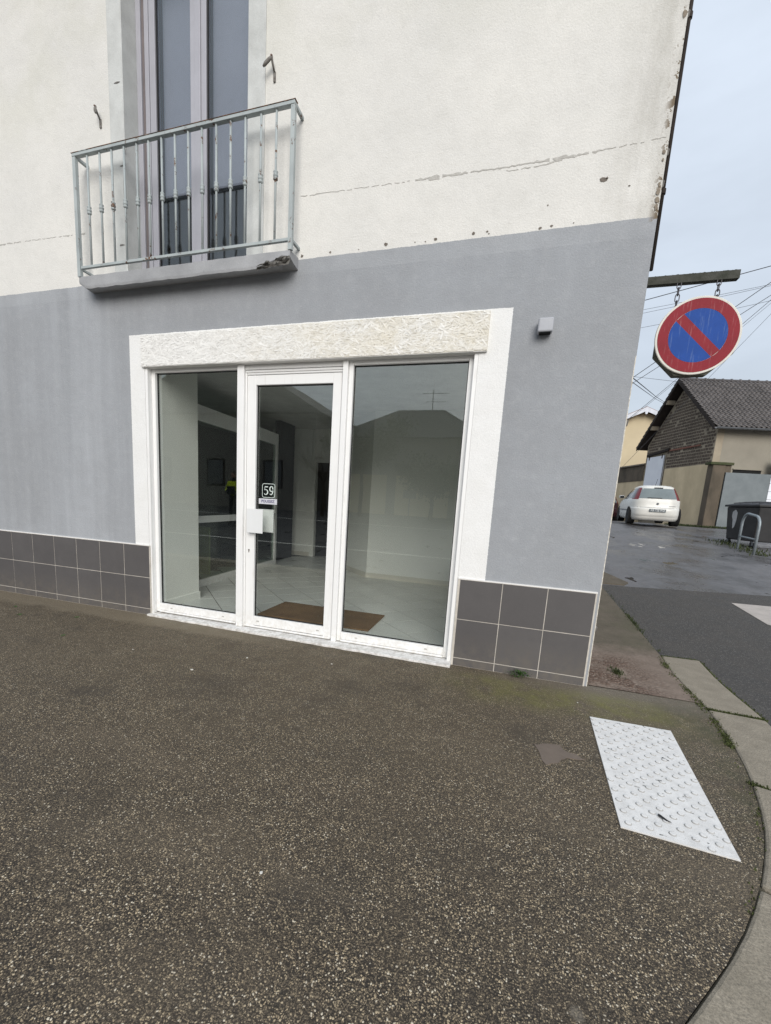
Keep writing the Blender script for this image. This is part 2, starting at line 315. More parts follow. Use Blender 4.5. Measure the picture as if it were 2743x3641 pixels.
# shop interior
MT['inwall'] = surf('interior_paint', (.86, .87, .83), (.82, .83, .79), 1.5, .8)
MT['inbase'] = surf('skirting', (.70, .68, .60), (.62, .60, .53), 2, .6)
MT['intile'] = surf('floor_tile', (.72, .74, .725), (.66, .68, .665), 2.5, .35, perobj=.12)
MT['injoint'] = surf('floor_joint', (.10, .105, .10), rough=.9)
MT['ceil'] = surf('ceiling_paint', (.84, .84, .82), rough=.9)
MT['mat'] = surf('coir', (.21, .115, .052), (.105, .058, .028), 5, .98, .9, 350, fine=.4)
MT['olive'] = surf('olive_panel', (.40, .40, .20), (.35, .35, .17), 2, .7)
MT['sticker'] = surf('sticker_white', (.72, .80, .75), (.66, .74, .7), 30, .6)
MT['labelgrey'] = surf('label_grey', (.60, .60, .64), (.54, .54, .58), 30, .6)
MT['ink'] = surf('violet_ink', (.12, .11, .22), (.09, .08, .17), 60, .7)
# sign
def sign_mat(name, c, fade):
    s = NT(name); st = s.noise(1, 5, .65, s.mapv(scale=(60, 60, 4.5), rot=(0, .06, 0))); n = s.noise(9, 5, .6)
    k = s.mix(s.rng(n, .4, .7, 0, .5), c, tuple(x*.72 for x in c)); k = s.mix(s.rng(st, .57, .72, 0, .5), k, fade)
    return s.fin(k, .6, s.bump(s.noise(200, 3), .1, .002), 0, .2)
MT['red'] = sign_mat('sign_red', (.235, .016, .026), (.45, .22, .22))
MT['blue'] = sign_mat('sign_blue', (.010, .062, .29), (.15, .22, .38))
MT['signwhite'] = sign_mat('sign_rim', (.68, .66, .60), (.40, .38, .33))
MT['casing'] = surf('sign_casing', (.105, .105, .085), (.055, .058, .045), 12, .85, .4, 90, fine=.4)
MT['arm'] = surf('mossy_steel_arm', (.085, .085, .074), (.035, .04, .028), 14, .9, .7, 70, fine=.5)
MT['chain'] = surf('chain_steel', (.13, .13, .15), (.07, .06, .06), 50, .5, metal=.5)
# far things
MT['brick'] = surf('weathered_brick', (.150, .115, .090), (.085, .068, .056), 2.5, .95, .5, 60, perobj=.5, fine=.3)
MT['mortar'] = surf('gable_mortar', (.42, .36, .27), (.20, .17, .13), .8, .97, .6, 25, fine=.4)
MT['ochre'] = surf('ochre_plaster', (.72, .59, .39), (.50, .405, .265), 1.3, .95, .5, 20, stretch=(1, 1, .5), fine=.3)
MT['dirtywall'] = surf('dirty_concrete', (.15, .12, .088), (.065, .056, .042), 2.2, .97, .6, 25, stretch=(1, 1, .45), fine=.4)
MT['beige'] = surf('beige_render', (.30, .275, .225), (.24, .22, .18), .9, .95, .4, 40, fine=.2)
MT['roof'] = surf('grey_roof_tile', (.14, .128, .125), (.078, .071, .070), 1.6, .5, .3, 40, perobj=.5, fine=.3)
MT['oproof'] = surf('dark_slate', (.045, .043, .043), (.03, .029, .03), 1.5, .9)
MT['darkwood'] = surf('tarred_wood', (.035, .026, .021), (.02, .016, .014), 5, .9)
MT['zinc'] = surf('zinc_gutter', (.19, .20, .215), (.12, .125, .13), 5, .5, metal=.5)
MT['whitepanel'] = surf('white_sheet', (.80, .82, .86), (.72, .74, .79), 2, .6)
MT['gate'] = surf('galvanised_sheet', (.185, .207, .215), (.145, .166, .174), 2.5, .6, .2, 60, metal=.1)
MT['cream'] = surf('cream_render', (.62, .52, .35), (.56, .47, .32), .8, .95)
MT['fascia'] = surf('white_fascia', (.70, .72, .78), rough=.7)
MT['redroof'] = surf('red_tiles', (.24, .11, .075), (.17, .08, .06), 3, .9)
MT['bin'] = surf('bin_plastic', (.032, .031, .032), (.02, .02, .021), 4, .6, .2, 60, fine=.3)
MT['binlid'] = surf('bin_lid', (.045, .048, .055), (.03, .03, .035), 4, .5)
MT['paper'] = surf('torn_paper', (.55, .56, .57), (.42, .43, .44), 9, .9)
MT['galv'] = surf('galvanised_tube', (.32, .36, .38), (.22, .25, .27), 12, .5, .2, 90, metal=.4)
MT['carwhite'] = surf('white_car_paint', (.70, .69, .645), (.62, .61, .565), 1.5, .28, fine=.04, spec=.55)
MT['carred'] = surf('dark_red_car_paint', (.030, .006, .008), (.022, .005, .006), 1.5, .28, fine=.04, spec=.55)
MT['carglass'] = surf('car_window', (.025, .03, .033), (.02, .023, .026), 2, .06, fine=0, spec=.8)
MT['carglass_painted_light'] = surf('rear_window_painted_light', (.20, .235, .235), (.13, .155, .16), 1.2, .06, fine=0, spec=.8)  # pale grey-green painted in for daylight showing through the car
MT['tail'] = surf('tail_lamp', (.19, .008, .012), (.14, .007, .01), 5, .18, fine=.05)
MT['tyre'] = surf('tyre', (.016, .016, .017), rough=.85)
MT['rim'] = surf('wheel_rim', (.30, .31, .32), (.2, .2, .21), 9, .4, metal=.6)
MT['platedark'] = surf('number_plate', (.10, .12, .13), (.08, .10, .11), 9, .5)
MT['platechar'] = surf('number_plate_characters', (.62, .64, .64), rough=.5)
MT['wire'] = surf('wire_sheath', (.045, .047, .055), (.03, .03, .035), 5, .7)
MT['pole'] = surf('pole_concrete', (.30, .29, .27), (.22, .21, .19), 3, .9, .3, 60)
MT['litter'] = surf('litter_white', (.70, .68, .62), (.55, .53, .48), 20, .8)
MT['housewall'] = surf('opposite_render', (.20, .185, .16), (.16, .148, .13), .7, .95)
MT['bark'] = surf('bark', (.09, .07, .05), (.05, .04, .03), 9, .95, .6, 40)
MT['foliage'] = leaf('foliage', (.055, .08, .025), (.09, .11, .04))
MT['hiviz'] = surf('hi_vis_yellow', (.62, .72, .02), (.5, .6, .02), 9, .7)
MT['darkcloth'] = surf('dark_cloth', (.025, .027, .035), rough=.9)
MT['skin'] = surf('skin', (.42, .26, .19), rough=.6)

# ------------------------------------------------------------------ mesh helpers
class MB:
    def __init__(s): s.v = []; s.f = []
    def quad(s, *p): i = len(s.v); s.v += [tuple(q) for q in p]; s.f.append(tuple(range(i, i+len(p)))); return s
    def box(s, x0, x1, y0, y1, z0, z1):
        i = len(s.v); s.v += [(x, y, z) for z in (z0, z1) for y in (y0, y1) for x in (x0, x1)]
        s.f += [tuple(i+k for k in q) for q in ((0, 2, 3, 1), (4, 5, 7, 6), (0, 1, 5, 4), (2, 6, 7, 3), (0, 4, 6, 2), (1, 3, 7, 5))]; return s
    def prism(s, poly, ext):           # planar polygon (list of 3d points) extruded by vector ext
        n = len(poly); i = len(s.v); e = Vector(ext)
        s.v += [tuple(Vector(p)) for p in poly]+[tuple(Vector(p)+e) for p in poly]
        s.f += [tuple(range(i+n-1, i-1, -1)), tuple(range(i+n, i+2*n))]
        s.f += [(i+k, i+(k+1) % n, i+n+(k+1) % n, i+n+k) for k in range(n)]; return s
    def tube(s, pts, r, seg=8, cap=True, closed=False):
        pts = [Vector(p) for p in pts]; n = len(pts); i = len(s.v); rr = r if isinstance(r, (list, tuple)) else [r]*n
        prev = None
        for k, p in enumerate(pts):
            if closed: d = pts[(k+1) % n]-pts[k-1]
            else: d = pts[min(k+1, n-1)]-pts[max(k-1, 0)]
            d.normalize()
            if prev is None: a = d.orthogonal().normalized()
            else: a = (prev-d*prev.dot(d)).normalized()
            prev = a; b = d.cross(a)
            s.v += [tuple(p+rr[k]*(math.cos(2*PI*j/seg)*a+math.sin(2*PI*j/seg)*b)) for j in range(seg)]
        for k in range(n if closed else n-1):
            k2 = (k+1) % n
            s.f += [(i+k*seg+j, i+k*seg+(j+1) % seg, i+k2*seg+(j+1) % seg, i+k2*seg+j) for j in range(seg)]
        if cap and not closed:
            s.f += [tuple(i+j for j in range(seg-1, -1, -1)), tuple(i+(n-1)*seg+j for j in range(seg))]
        return s
    def grid(s, fn, nu, nv):
        i = len(s.v); s.v += [tuple(fn(a/nu, b/nv)) for b in range(nv+1) for a in range(nu+1)]
        s.f += [(i+b*(nu+1)+a, i+b*(nu+1)+a+1, i+(b+1)*(nu+1)+a+1, i+(b+1)*(nu+1)+a) for b in range(nv) for a in range(nu)]; return s
    def mesh(s, name, mat):
        me = bpy.data.meshes.new(name); me.from_pydata(s.v, [], s.f)
        bm = bmesh.new(); bm.from_mesh(me); bmesh.ops.recalc_face_normals(bm, faces=bm.faces[:]); bm.to_mesh(me); bm.free()
        me.materials.append(MT[mat]); me.update(); return me
    def build(s, name, mat, parent=None, bevel=0, smooth=False, solid=0, recalc=True):
        me = s.mesh(name, mat) if recalc else None
        if me is None:
            me = bpy.data.meshes.new(name); me.from_pydata(s.v, [], s.f); me.materials.append(MT[mat]); me.update()
        if smooth:
            for p in me.polygons: p.use_smooth = True
        o = bpy.data.objects.new(name, me); COL.objects.link(o)
        if parent is not None: o.parent = parent
        if solid: m = o.modifiers.new('solid', 'SOLIDIFY'); m.thickness = solid
        if bevel: m = o.modifiers.new('bevel', 'BEVEL'); m.width = bevel; m.segments = 2; m.limit_method = 'ANGLE'
        return o
def link(name, me, parent=None, loc=(0, 0, 0), rot=(0, 0, 0), sc=(1, 1, 1)):
    o = bpy.data.objects.new(name, me); COL.objects.link(o)
    if parent is not None: o.parent = parent
    o.location = loc; o.rotation_euler = rot; o.scale = sc; return o
def tag(o, label=None, cat=None, group=None, kind=None):
    for k, v in (('label', label), ('category', cat), ('group', group), ('kind', kind)):
        if v: o[k] = v
    return o
def empty(name, loc=(0, 0, 0), rz=0):
    o = bpy.data.objects.new(name, None); COL.objects.link(o); o.location = loc; o.rotation_euler = (0, 0, rz); o.empty_display_size = .1; return o
def text(name, s, size, mat, parent, loc, rot, ext=.0006, sx=1, bold=0):
    c = bpy.data.curves.new(name, 'FONT'); c.body = s; c.size = size; c.extrude = ext; c.offset = bold; c.align_x = 'CENTER'; c.align_y = 'CENTER'
    t = bpy.data.objects.new(name, c); COL.objects.link(t)
    me = bpy.data.meshes.new_from_object(t.evaluated_get(bpy.context.evaluated_depsgraph_get()))
    bpy.data.objects.remove(t); me.name = name; me.materials.clear(); me.materials.append(MT[mat])
    return link(name, me, parent, loc, rot, (sx, 1, 1))
def lerp(a, b, t): return a+(b-a)*t

# ------------------------------------------------------------------ terrain
def T(y):                                  # the alley climbs away from the street
    if y < 1.15: return 0
    if y < 4: return .075*(y-1.15)
    if y < 15.6: return .21375+.066*(y-4)
    return .979
def A(x, y):                               # alley surface
    d = -.012 if y > 0 else lerp(-.012, -.10, min(1, -y/2))
    return T(y)+d
def O(y): return -.10+.08*max(0, min(15, -5-y))   # street and the bank across it
tag(MB().quad((-300, -300, -.6), (300, -300, -.6), (300, 300, -.6), (-300, 300, -.6)).build('ground', 'ground'), kind='structure')
SE = lambda x: 4.085+.17*max(0, x-1.2)     # seam between new apron and old alley asphalt
KIN = [(.838, 1.135), (.777, .679), (.764, .371), (.763, .077), (.758, -.087), (.731, -.335), (.693, -.583), (.645, -.810), (.592, -1.01), (.528, -1.214), (.455, -1.406),
       (.388, -1.55), (.299, -1.717), (.222, -1.845), (.124, -1.991), (.021, -2.13), (-.07, -2.24), (-.165, -2.354), (-.35, -2.55), (-.6, -2.75), (-.95, -2.95), (-1.4, -3.10), (-2.0, -3.19), (-3, -3.22), (-9.5, -3.22)]
def kin_x(y):
    for (a, b), (c, d) in zip(KIN, KIN[1:]):
        if d <= y <= b: return lerp(c, a, (y-d)/(b-d))
    return .838
def left_edge(y): return kin_x(y)+.12 if y < 1.13 else .838
m = MB()
ys = [-2.6+i*.25 for i in range(15)]+[1.15]+[1.3+i*.25 for i in range(11)]+[4.05]
for y0, y1 in zip(ys, ys[1:]):
    for k in range(24):
        def P(y, t):
            x = lerp(left_edge(y) if y > -2.3 else .1, 16, t**2.2); yy = SE(x) if y > 4.02 else y; return (x, yy, A(x, yy))
        m.quad(P(y0, k/24), P(y0, (k+1)/24), P(y1, (k+1)/24), P(y1, k/24))
tag(m.build('apron', 'apron', smooth=True), kind='structure')
m = MB()
m.grid(lambda a, b: (lerp(-.5, 40, a**2), (lambda x, y: y)(0, lerp(SE(lerp(-.5, 40, a**2))-.3, 70, b**2)), A(0, lerp(SE(lerp(-.5, 40, a**2))-.3, 70, b**2))-.005), 24, 60)
tag(m.build('alley', 'alley', smooth=True), kind='structure')
m = MB()
m.grid(lambda a, b: (lerp(-60, 60, a), lerp(-60, -2.0, b), O(lerp(-60, -2.0, b))-.006), 10, 58)
tag(m.build('road', 'road', smooth=True), kind='structure')
m = MB()
pts = [(-9.5, .05), (.0, .05), (.0, .028), (.757, .034)]+[p for p in KIN if p[1] < .03]
m.quad(*[(x, y, 0) for x, y in pts])
tag(m.build('pavement', 'aggregate'), kind='structure')
# concrete strip along the alley side of the house
m = MB()
ys = [.03, .3, .6, .9, 1.13, 1.5, 2, 2.5, 3, 3.5, 4.08]
for a, b in zip(ys, ys[1:]):
    for k in range(4):
        xa, xb = (kin_x(a) if a < 1.13 else .838), (kin_x(b) if b < 1.13 else .838)
        m.quad((xa*k/4, a, T(a)+.004), (xa*(k+1)/4, a, T(a)+.004), (xb*(k+1)/4, b, T(b)+.004), (xb*k/4, b, T(b)+.004))
tag(m.build('concrete_strip', 'strip'), kind='structure')
m = MB(); m.prism([(x, y, A(x, y)+.012) for x, y in ((0, 4.13), (1.22, 4.15), (1.33, 4.36), (1.12, 5.1), (0, 5.4))], (0, 0, -.05))
tag(m.build('concrete_slab', 'strip'), kind='structure')
# kerb
kerb = tag(empty('kerb'), kind='structure')
def outset(i):
    a = Vector(KIN[max(i-1, 0)]); b = Vector(KIN[min(i+1, len(KIN)-1)]); d = (b-a).normalized(); n = Vector((-d.y, d.x))
    if n.x < 0 and n.y > 0: n = -n
    return Vector(KIN[i])+n*.325
KO = [outset(i) for i in range(len(KIN))]; KO[0] = Vector((1.160, 1.15))
def arc(poly):
    L = [0]
    for a, b in zip(poly, poly[1:]): L.append(L[-1]+(Vector(b)-Vector(a)).length)
    return L
KL = arc(KIN)
def at_len(s, poly):
    for i in range(len(KL)-1):
        if KL[i] <= s <= KL[i+1]+1e-9: return Vector(poly[i]).lerp(Vector(poly[i+1]), (s-KL[i])/(KL[i+1]-KL[i]))
    return Vector(poly[-1])
def len_at_y(y):
    for i in range(len(KIN)-1):
        if KIN[i+1][1] <= y <= KIN[i][1]: return lerp(KL[i], KL[i+1], (KIN[i][1]-y)/(KIN[i][1]-KIN[i+1][1]))
joints = [0, len_at_y(-.065), len_at_y(-1.005), len_at_y(-1.755), len_at_y(-2.42)]
while joints[-1]+1 < KL[-1]: joints.append(joints[-1]+1.0)
for a, b in zip(joints, joints[1:]):
    n = 6; g = .009
    s_ = [lerp(a+g, b-g, k/n) for k in range(n+1)]
    pl = [at_len(q, KIN) for q in s_]+[at_len(q, KO) for q in reversed(s_)]
    dz = random.uniform(0, .007)
    o = MB().prism([(q.x+.004*(0 if i > n else 1), q.y, .004+dz) for i, q in enumerate(pl)], (0, 0, -.2)).build('kerb_stone', 'kerb', kerb, bevel=.012)
m = MB()   # earth in the joints under the kerb
m.quad(*[(p[0], p[1], -.008) for p in KIN], *[(p.x, p.y, -.03) for p in reversed(KO)])
m.build('kerb_bed', 'ground', kerb)
# mortar patch in the pavement
PT = [(-.455, -1.06), (-.336, -1.0), (-.285, -1.05), (-.20, -1.11), (-.31, -1.14), (-.40, -1.245)]
tag(MB().prism([(x+.012*math.sin(i*5.3), y+.010*math.cos(i*3.7), .0035) for i, (x, y) in enumerate((lerp(a[0], b[0], q/4), lerp(a[1], b[1], q/4)) for a, b in zip(PT, PT[1:]+PT[:1]) for q in range(4))], (0, 0, -.01)).build('mortar_patch', 'patch'), 'small brownish mortar patch let into the speckled pavement beside the white tactile plate', 'patch')
# tactile plate
tp = tag(empty('tactile_plate', (.1, -1.08, 0)), 'white rubber tactile paving plate with raised studs, laid near the curved kerb', 'tactile plate')
C4 = [(-.077, -.551), (.384, -.544), (.272, -1.635), (-.143, -1.607)]
tpl = MB().prism([(x-.1, y+1.08, .006) for x, y in C4], (0, 0, -.012)).build('plate', 'plate', tp)
sm = MB(); NS = 14
for k in range(NS):
    a = 2*PI*k/NS
    for r_, z_ in ((.0150, 0), (.0140, .0006), (.0110, .0036), (.0080, .0042)): sm.v.append((r_*math.cos(a), r_*math.sin(a), z_))
for k in range(NS):
    j = (k+1) % NS
    sm.f += [(4*k+q, 4*j+q, 4*j+q+1, 4*k+q+1) for q in range(3)]
sm.f.append(tuple(4*k+3 for k in range(NS)))
stud = sm.mesh('stud', 'plate'); stud.materials.append(MT['studflank'])
for i, p in enumerate(stud.polygons):
    if i < 3*NS and i % 3 < 2: p.material_index = 1
for sx, sy, L_, an_, sd_ in ((.055, -1.485, .075, -.75, 1), (.005, -1.27, .03, .1, 2), (.235, -.93, .05, -.8, 3), (.10, -.86, .022, .3, 4), (-.02, -.98, .028, .2, 5), (.16, -1.12, .018, .9, 6)):
    rq = random.Random(sd_); m = MB(); n = 11
    m.quad(*[(sx-.1+math.cos(an_)*L_*.5*rq.uniform(.6, 1.1)*math.cos(2*PI*k/n)-math.sin(an_)*L_*.18*rq.uniform(.4, 1.2)*math.sin(2*PI*k/n), sy+1.08+math.sin(an_)*L_*.5*rq.uniform(.6, 1.1)*math.cos(2*PI*k/n)+math.cos(an_)*L_*.18*rq.uniform(.4, 1.2)*math.sin(2*PI*k/n), .0112 if L_ > .06 else .0066) for k in range(n)])
    m.build('scuff', 'tyre' if L_ > .04 else 'studflank', tp)
def inside(x, y, mrg):
    n = len(C4)
    for i in range(n):
        (ax, ay), (bx, by) = C4[i], C4[(i+1) % n]
        d = Vector((bx-ax, by-ay)).normalized()
        if (d.x*(y-ay)-d.y*(x-ax)) > -mrg: return False
    return True
for r in range(-2, 30):
    for c in range(-2, 14):
        x = -.148+.0415*c; y = -.585-.079*r*.5*2+(.0395 if c % 2 else 0)
        x += (-.066)*((-.585-y)/1.05)*(0 if c > 20 else (-1 if False else 1))*.0
        if inside(x, y, .014): link('stud', stud, tp, (x-.1, y+1.08, .006))

# ------------------------------------------------------------------ corner building
bld = tag(empty('corner_building', (0, 0, 0)), 'corner shop building with white rendered upper floor, grey ground floor and white shop front', 'building')
def wall_with_holes(x0, x1, z0, z1, holes, y0, y1):
    m = MB(); xs = sorted({x0, x1, *[h[0] for h in holes], *[h[1] for h in holes]}); zs = sorted({z0, z1, *[h[2] for h in holes], *[h[3] for h in holes]})
    inh = lambda a, b: any(h[0]-1e-6 <= a <= h[1]+1e-6 and h[2]-1e-6 <= b <= h[3]+1e-6 for h in holes)
    for a, b in zip(xs, xs[1:]):
        for c, d in zip(zs, zs[1:]):
            if inh((a+b)/2, (c+d)/2): continue
            m.quad((a, y0, c), (b, y0, c), (b, y0, d), (a, y0, d)); m.quad((a, y1, c), (a, y1, d), (b, y1, d), (b, y1, c))
    for h in holes:
        a, b, c, d = h
        m.quad((a, y0, c), (a, y0, d), (a, y1, d), (a, y1, c)); m.quad((b, y0, c), (b, y1, c), (b, y1, d), (b, y0, d))
        m.quad((a, y0, d), (b, y0, d), (b, y1, d), (a, y1, d)); m.quad((a, y0, c), (a, y1, c), (b, y1, c), (b, y0, c))
    m.quad((x1, y0, z0), (x1, y1, z0), (x1, y1, z1), (x1, y0, z1)); m.quad((x0, y0, z0), (x0, y0, z1), (x0, y1, z1), (x0, y1, z0)); m.quad((x0, y0, z1), (x1, y0, z1), (x1, y1, z1), (x0, y1, z1))
    return m
OPEN = (-4.19, -1.05, -.1, 2.60)
WIN = (-4.343, -3.068, 3.26, 5.85)
fw = wall_with_holes(-9.5, 0, -.3, 6.6, [OPEN, WIN], 0, .36).build('front_wall', 'facade', bld)
for q in ((.362, 1.0, -.3, 6.6), (2.7, 12, -.3, 6.6), (1.001, 2.699, -.3, .8), (1.001, 2.699, 2.5, 6.6)): MB().box(-.30, -.002, *q).build('side_wall', 'sidewall', bld)
added_window = empty('side_window', (-.15, 1.85, .8)); added_window.parent = bld  # unseen window, added to let more daylight into the shop
for q in ((-.85, -.79, 0, 1.7), (.79, .85, 0, 1.7), (-.03, .03, .06, 1.64), (-.789, .789, 0, .06), (-.789, .789, 1.64, 1.7)): MB().box(-.03, .03, *q).build('added_window_bar', 'frame', added_window)
for y0_, y1_ in ((-.789, -.031), (.031, .789)): MB().box(-.003, .003, y0_, y1_, .061, 1.639).build('pane', 'glass', added_window)
MB().box(-9.5, -9.2, .362, 12, -.3, 6.6).build('side_wall', 'sidewall', bld)
MB().box(-9.198, -.302, 11.7, 12, -.3, 6.6).build('back_wall', 'sidewall', bld)
rf = MB(); rf.prism([(-9.8, -.5, 6.6), (-9.8, 12.5, 6.6), (-9.8, 6, 8.9)], (10.1, 0, 0)); rf.build('roof', 'redroof', bld)
MB().box(-9.2, -.3, .37, 11.7, 2.95, 3.1).build('upper_floor', 'ceil', bld)
# plinth tiles
tm = MB().box(-.1637, .1637, -.009, .004, -.1637, .1637).mesh('tile', 'tile')
tms = MB().box(-.1637, .1637, -.009, .004, -.031, .031).mesh('tile_cut', 'tile')
W3 = 1/3
def tiles(x_start, n, sgn):
    for c in range(n):
        cx = x_start+sgn*(c+.5)*W3
        for cz in (.734-.1667, .734-.5): 
            link('tile', tm, fw, (cx, -.001-random.random()*.0015, cz), (0, random.uniform(-.002, .002), 0))
        link('tile', tms, fw, (cx, -.001, .033))
tiles(-1.030, 3, 1); tiles(-4.182, 15, -1)
for x0, x1 in ((-1.046, -.022), (-9.4, -4.176)):
    MB().box(x0, x1, -.0085, .003, .0, .734).build('grout_bed', 'grout', fw)
    MB().box(x0, x1, -.012, .003, .735, .745).build('edge_bead', 'sill', fw)
# crumbled horizontal crack in the render (proud, ragged)
def ragged(pts, wmin, wmax, name, y=-.0018, step=.02, seed=1, gaps=.15):
    rnd = random.Random(seed); m = MB(); L = [0]
    for a, b in zip(pts, pts[1:]): L.append(L[-1]+math.dist(a, b))
    n = int(L[-1]/step); up_, dn = [], []
    ph = rnd.random()*9; on = True; run = []
    def flush():
        if len(run) > 1:
            for (a, b) in zip(run, run[1:]):
                m.quad((a[0], y, a[1]), (b[0], y, b[1]), (b[0], y, b[2]), (a[0], y, a[2]))
                m.quad((a[0], 0.002, a[1]-.002), (b[0], .002, b[1]-.002), (b[0], y, b[1]), (a[0], y, a[1])); m.quad((a[0], y, a[2]), (b[0], y, b[2]), (b[0], .002, b[2]+.003), (a[0], .002, a[2]+.003))
        run.clear()
    for k in range(n+1):
        s = L[-1]*k/n; i = max(j for j in range(len(L)-1) if L[j] <= s+1e-9); t = (s-L[i])/(L[i+1]-L[i])
        x = lerp(pts[i][0], pts[i+1][0], t); z = lerp(pts[i][1], pts[i+1][1], t)+rnd.uniform(-.004, .004)
        wd = lerp(wmin, wmax, max(0, math.sin(s*5+ph)*.5+rnd.random()*.6)**2)
        run.append((x, z-wd*rnd.uniform(.3, .7), z+wd*rnd.uniform(.3, .7)))
        if rnd.random() < gaps: flush()
    flush(); o = m.build(name, 'crack', fw); o['kind'] = 'stuff'; return o
ragged([(-2.57, 3.711), (-1.9, 3.698), (-1.53, 3.688)], .003, .014, 'render_crack', seed=2)
ragged([(-1.53, 3.688), (-1.2, 3.683), (-.9, 3.678), (-.54, 3.679)], .008, .036, 'render_crack', seed=3, gaps=.05)
ragged([(-.98, 3.655), (-.75, 3.652), (-.62, 3.668)], .003, .012, 'render_crack', seed=5)
ragged([(-.54, 3.679), (-.25, 3.69), (-.018, 3.700)], .004, .016, 'render_crack', seed=4)
ragged([(-6.2, 3.735), (-5.6, 3.728), (-4.86, 3.705)], .004, .02, 'render_crack', seed=6)
for x, z, r in ((-1.828, 3.283, .017), (-1.445, 3.277, .016), (-1.17, 3.283, .014), (-1.074, 3.283, .010), (-2.291, 3.276, .011), (-2.541, 3.273, .017), (-.715, 3.262, .013), (-.64, 3.268, .011), (-.35, 3.51, .020), (-.33, 3.515, .010), (-.19, 3.45, .008), (-.68, 3.40, .007), (-1.06, 3.268, .008), (-.5, 3.27, .006), (-1.6, 3.272, .006), (-2.05, 3.27, .006), (-1.52, 3.268, .007)):
    m = MB(); rnd = random.Random(int(x*977)); n = 9; r *= .82
    m.quad(*[(x+r*rnd.uniform(.6, 1.25)*math.cos(2*PI*k/n)*(1.7 if x == -.35 else 1), -.0025, z+r*rnd.uniform(.5, 1.1)*math.sin(2*PI*k/n)) for k in range(n)]); m.build('nail_hole', 'chip', fw)
# chipped corner edge: lumps of bare render
for z in [3.30+.045*k for k in range(10)]+[4.35]:
    rnd = random.Random(int(z*1000)); r = rnd.uniform(.008, .020)
    if rnd.random() < .4: continue
    m = MB(); n = 7
    c = (-.012, -.003, z); ring = [(c[0]+r*rnd.uniform(.6, 1.2)*math.cos(2*PI*k/n)*.8-.006, -.003-rnd.uniform(0, .003), c[2]+r*1.3*rnd.uniform(.6, 1.2)*math.sin(2*PI*k/n)) for k in range(n)]
    m.quad(*[(min(p[0], .004), p[1], p[2]) for p in ring]); m.build('corner_chip', 'cornerchip', fw)
for z in (3.42, 3.60, 4.34, 1.93, .42):     # crumbs standing out past the arris
    rnd = random.Random(int(z*100)); m = MB(); m.prism([(-.01, .02, z), (.016, .03, z+.015), (.02, .03, z+.05), (-.01, .02, z+.07)], (0, .05, 0)); m.build('corner_chip', 'broken', fw, bevel=.005)
# lintel board of painted strand board, with every strand as geometry
lb = MB().box(-4.206, -.992, -.024, -.001, 2.470, 2.746).build('lintel_board', 'strand', bld)
def strands():
    rnd = random.Random(11); m = MB(); tone = []
    for k in range(5200):
        L = rnd.uniform(.025, .10); wd = rnd.uniform(.004, .014); a = rnd.gauss(0, .55)+(PI/2 if rnd.random() < .07 else 0)
        cx = rnd.uniform(-4.20, -1.0); cz = rnd.uniform(2.474, 2.742); c, s = math.cos(a), math.sin(a)
        tl = rnd.uniform(-.0012, .0012); tw = rnd.uniform(-.0012, .0012); y0 = -.0252-rnd.random()*.0022; pts = []
        for u, v in ((-1, -.35), (-.75, -1), (.8, -.8), (1, .3), (.7, 1), (-.85, .9)):
            x = cx+c*u*L/2-s*v*wd/2; z = cz+s*u*L/2+c*v*wd/2
            pts.append((min(max(x, -4.205), -.993), y0+u*tl+v*tw, min(max(z, 2.471), 2.745)))
        m.quad(*pts); tone.append(rnd.random())
    o = m.build('strand_surface', 'strand', lb, recalc=False); o['kind'] = 'stuff'
    at = o.data.attributes.new('tone', 'FLOAT', 'FACE')
    for i, t in enumerate(tone): at.data[i].value = t
strands()
MB().box(-4.204, -.994, -.022, .055, 2.466, 2.4695).build('lintel_underside', 'sill', lb)
# shop front frames
FY0, FY1 = .058, .115
def framebox(name, parent, x0, x1, y0, y1, z0, z1, mat='frame', bev=.004): return MB().box(x0, x1, y0, y1, z0, z1).build(name, mat, parent, bevel=bev)
def pane(parent, x0, x1, z0, z1, y=.094, mat='glass'):
    p = MB().box(x0, x1, y, y+.006, z0, z1).build('pane', mat, parent)
    g = .007
    MB().box(x0-.002, x0+g, y-.004, y+.010, z0, z1).box(x1-g, x1+.002, y-.004, y+.010, z0, z1).box(x0+g, x1-g, y-.004, y+.010, z0-.002, z0+g).box(x0+g, x1-g, y-.004, y+.010, z1-g, z1+.002).build('gasket', 'rubber', parent)
def shop_window(x0, x1, gx0, gx1, gz0, gz1, zb):
    e = empty('shop_window', ((x0+x1)/2, .08, 0)); e.parent = bld; e.matrix_parent_inverse = Matrix.Identity(4); ox = (x0+x1)/2
    def fb(n, a, b, c, d, y0=FY0, y1=FY1, bev=.004): 
        o = framebox(n, e, a-ox, b-ox, y0-.08, y1-.08, c, d, bev=bev)
    fb('frame_stile', x0, gx0, zb, 2.492); fb('frame_stile', gx1, x1, zb, 2.492)
    fb('frame_rail', gx0, gx1, gz1, 2.492, FY0+.002); fb('frame_rail', gx0, gx1, zb+.018, gz0, FY0+.002)
    fb('drip_rail', gx0, gx1, zb, zb+.017, FY0-.012)
    for k in (.16, .84):
        xx = lerp(gx0, gx1, k); MB().box(xx-.012-ox, xx+.012-ox, FY0-.0815, FY0-.078, zb+.045, zb+.055).build('weep_slot', 'crack', e)
    p = MB().box(gx0-ox, gx1-ox, .014, .020, gz0, gz1).build('pane', 'glass', e); g = .007
    MB().box(gx0-ox-.001, gx0+g-ox, .008, .024, gz0, gz1).box(gx1-g-ox, gx1+.001-ox, .008, .024, gz0, gz1).box(gx0+g-ox, gx1-g-ox, .008, .024, gz0-.001, gz0+g).box(gx0+g-ox, gx1-g-ox, .008, .024, gz1-g, gz1+.001).build('gasket', 'rubber', e)
    return e
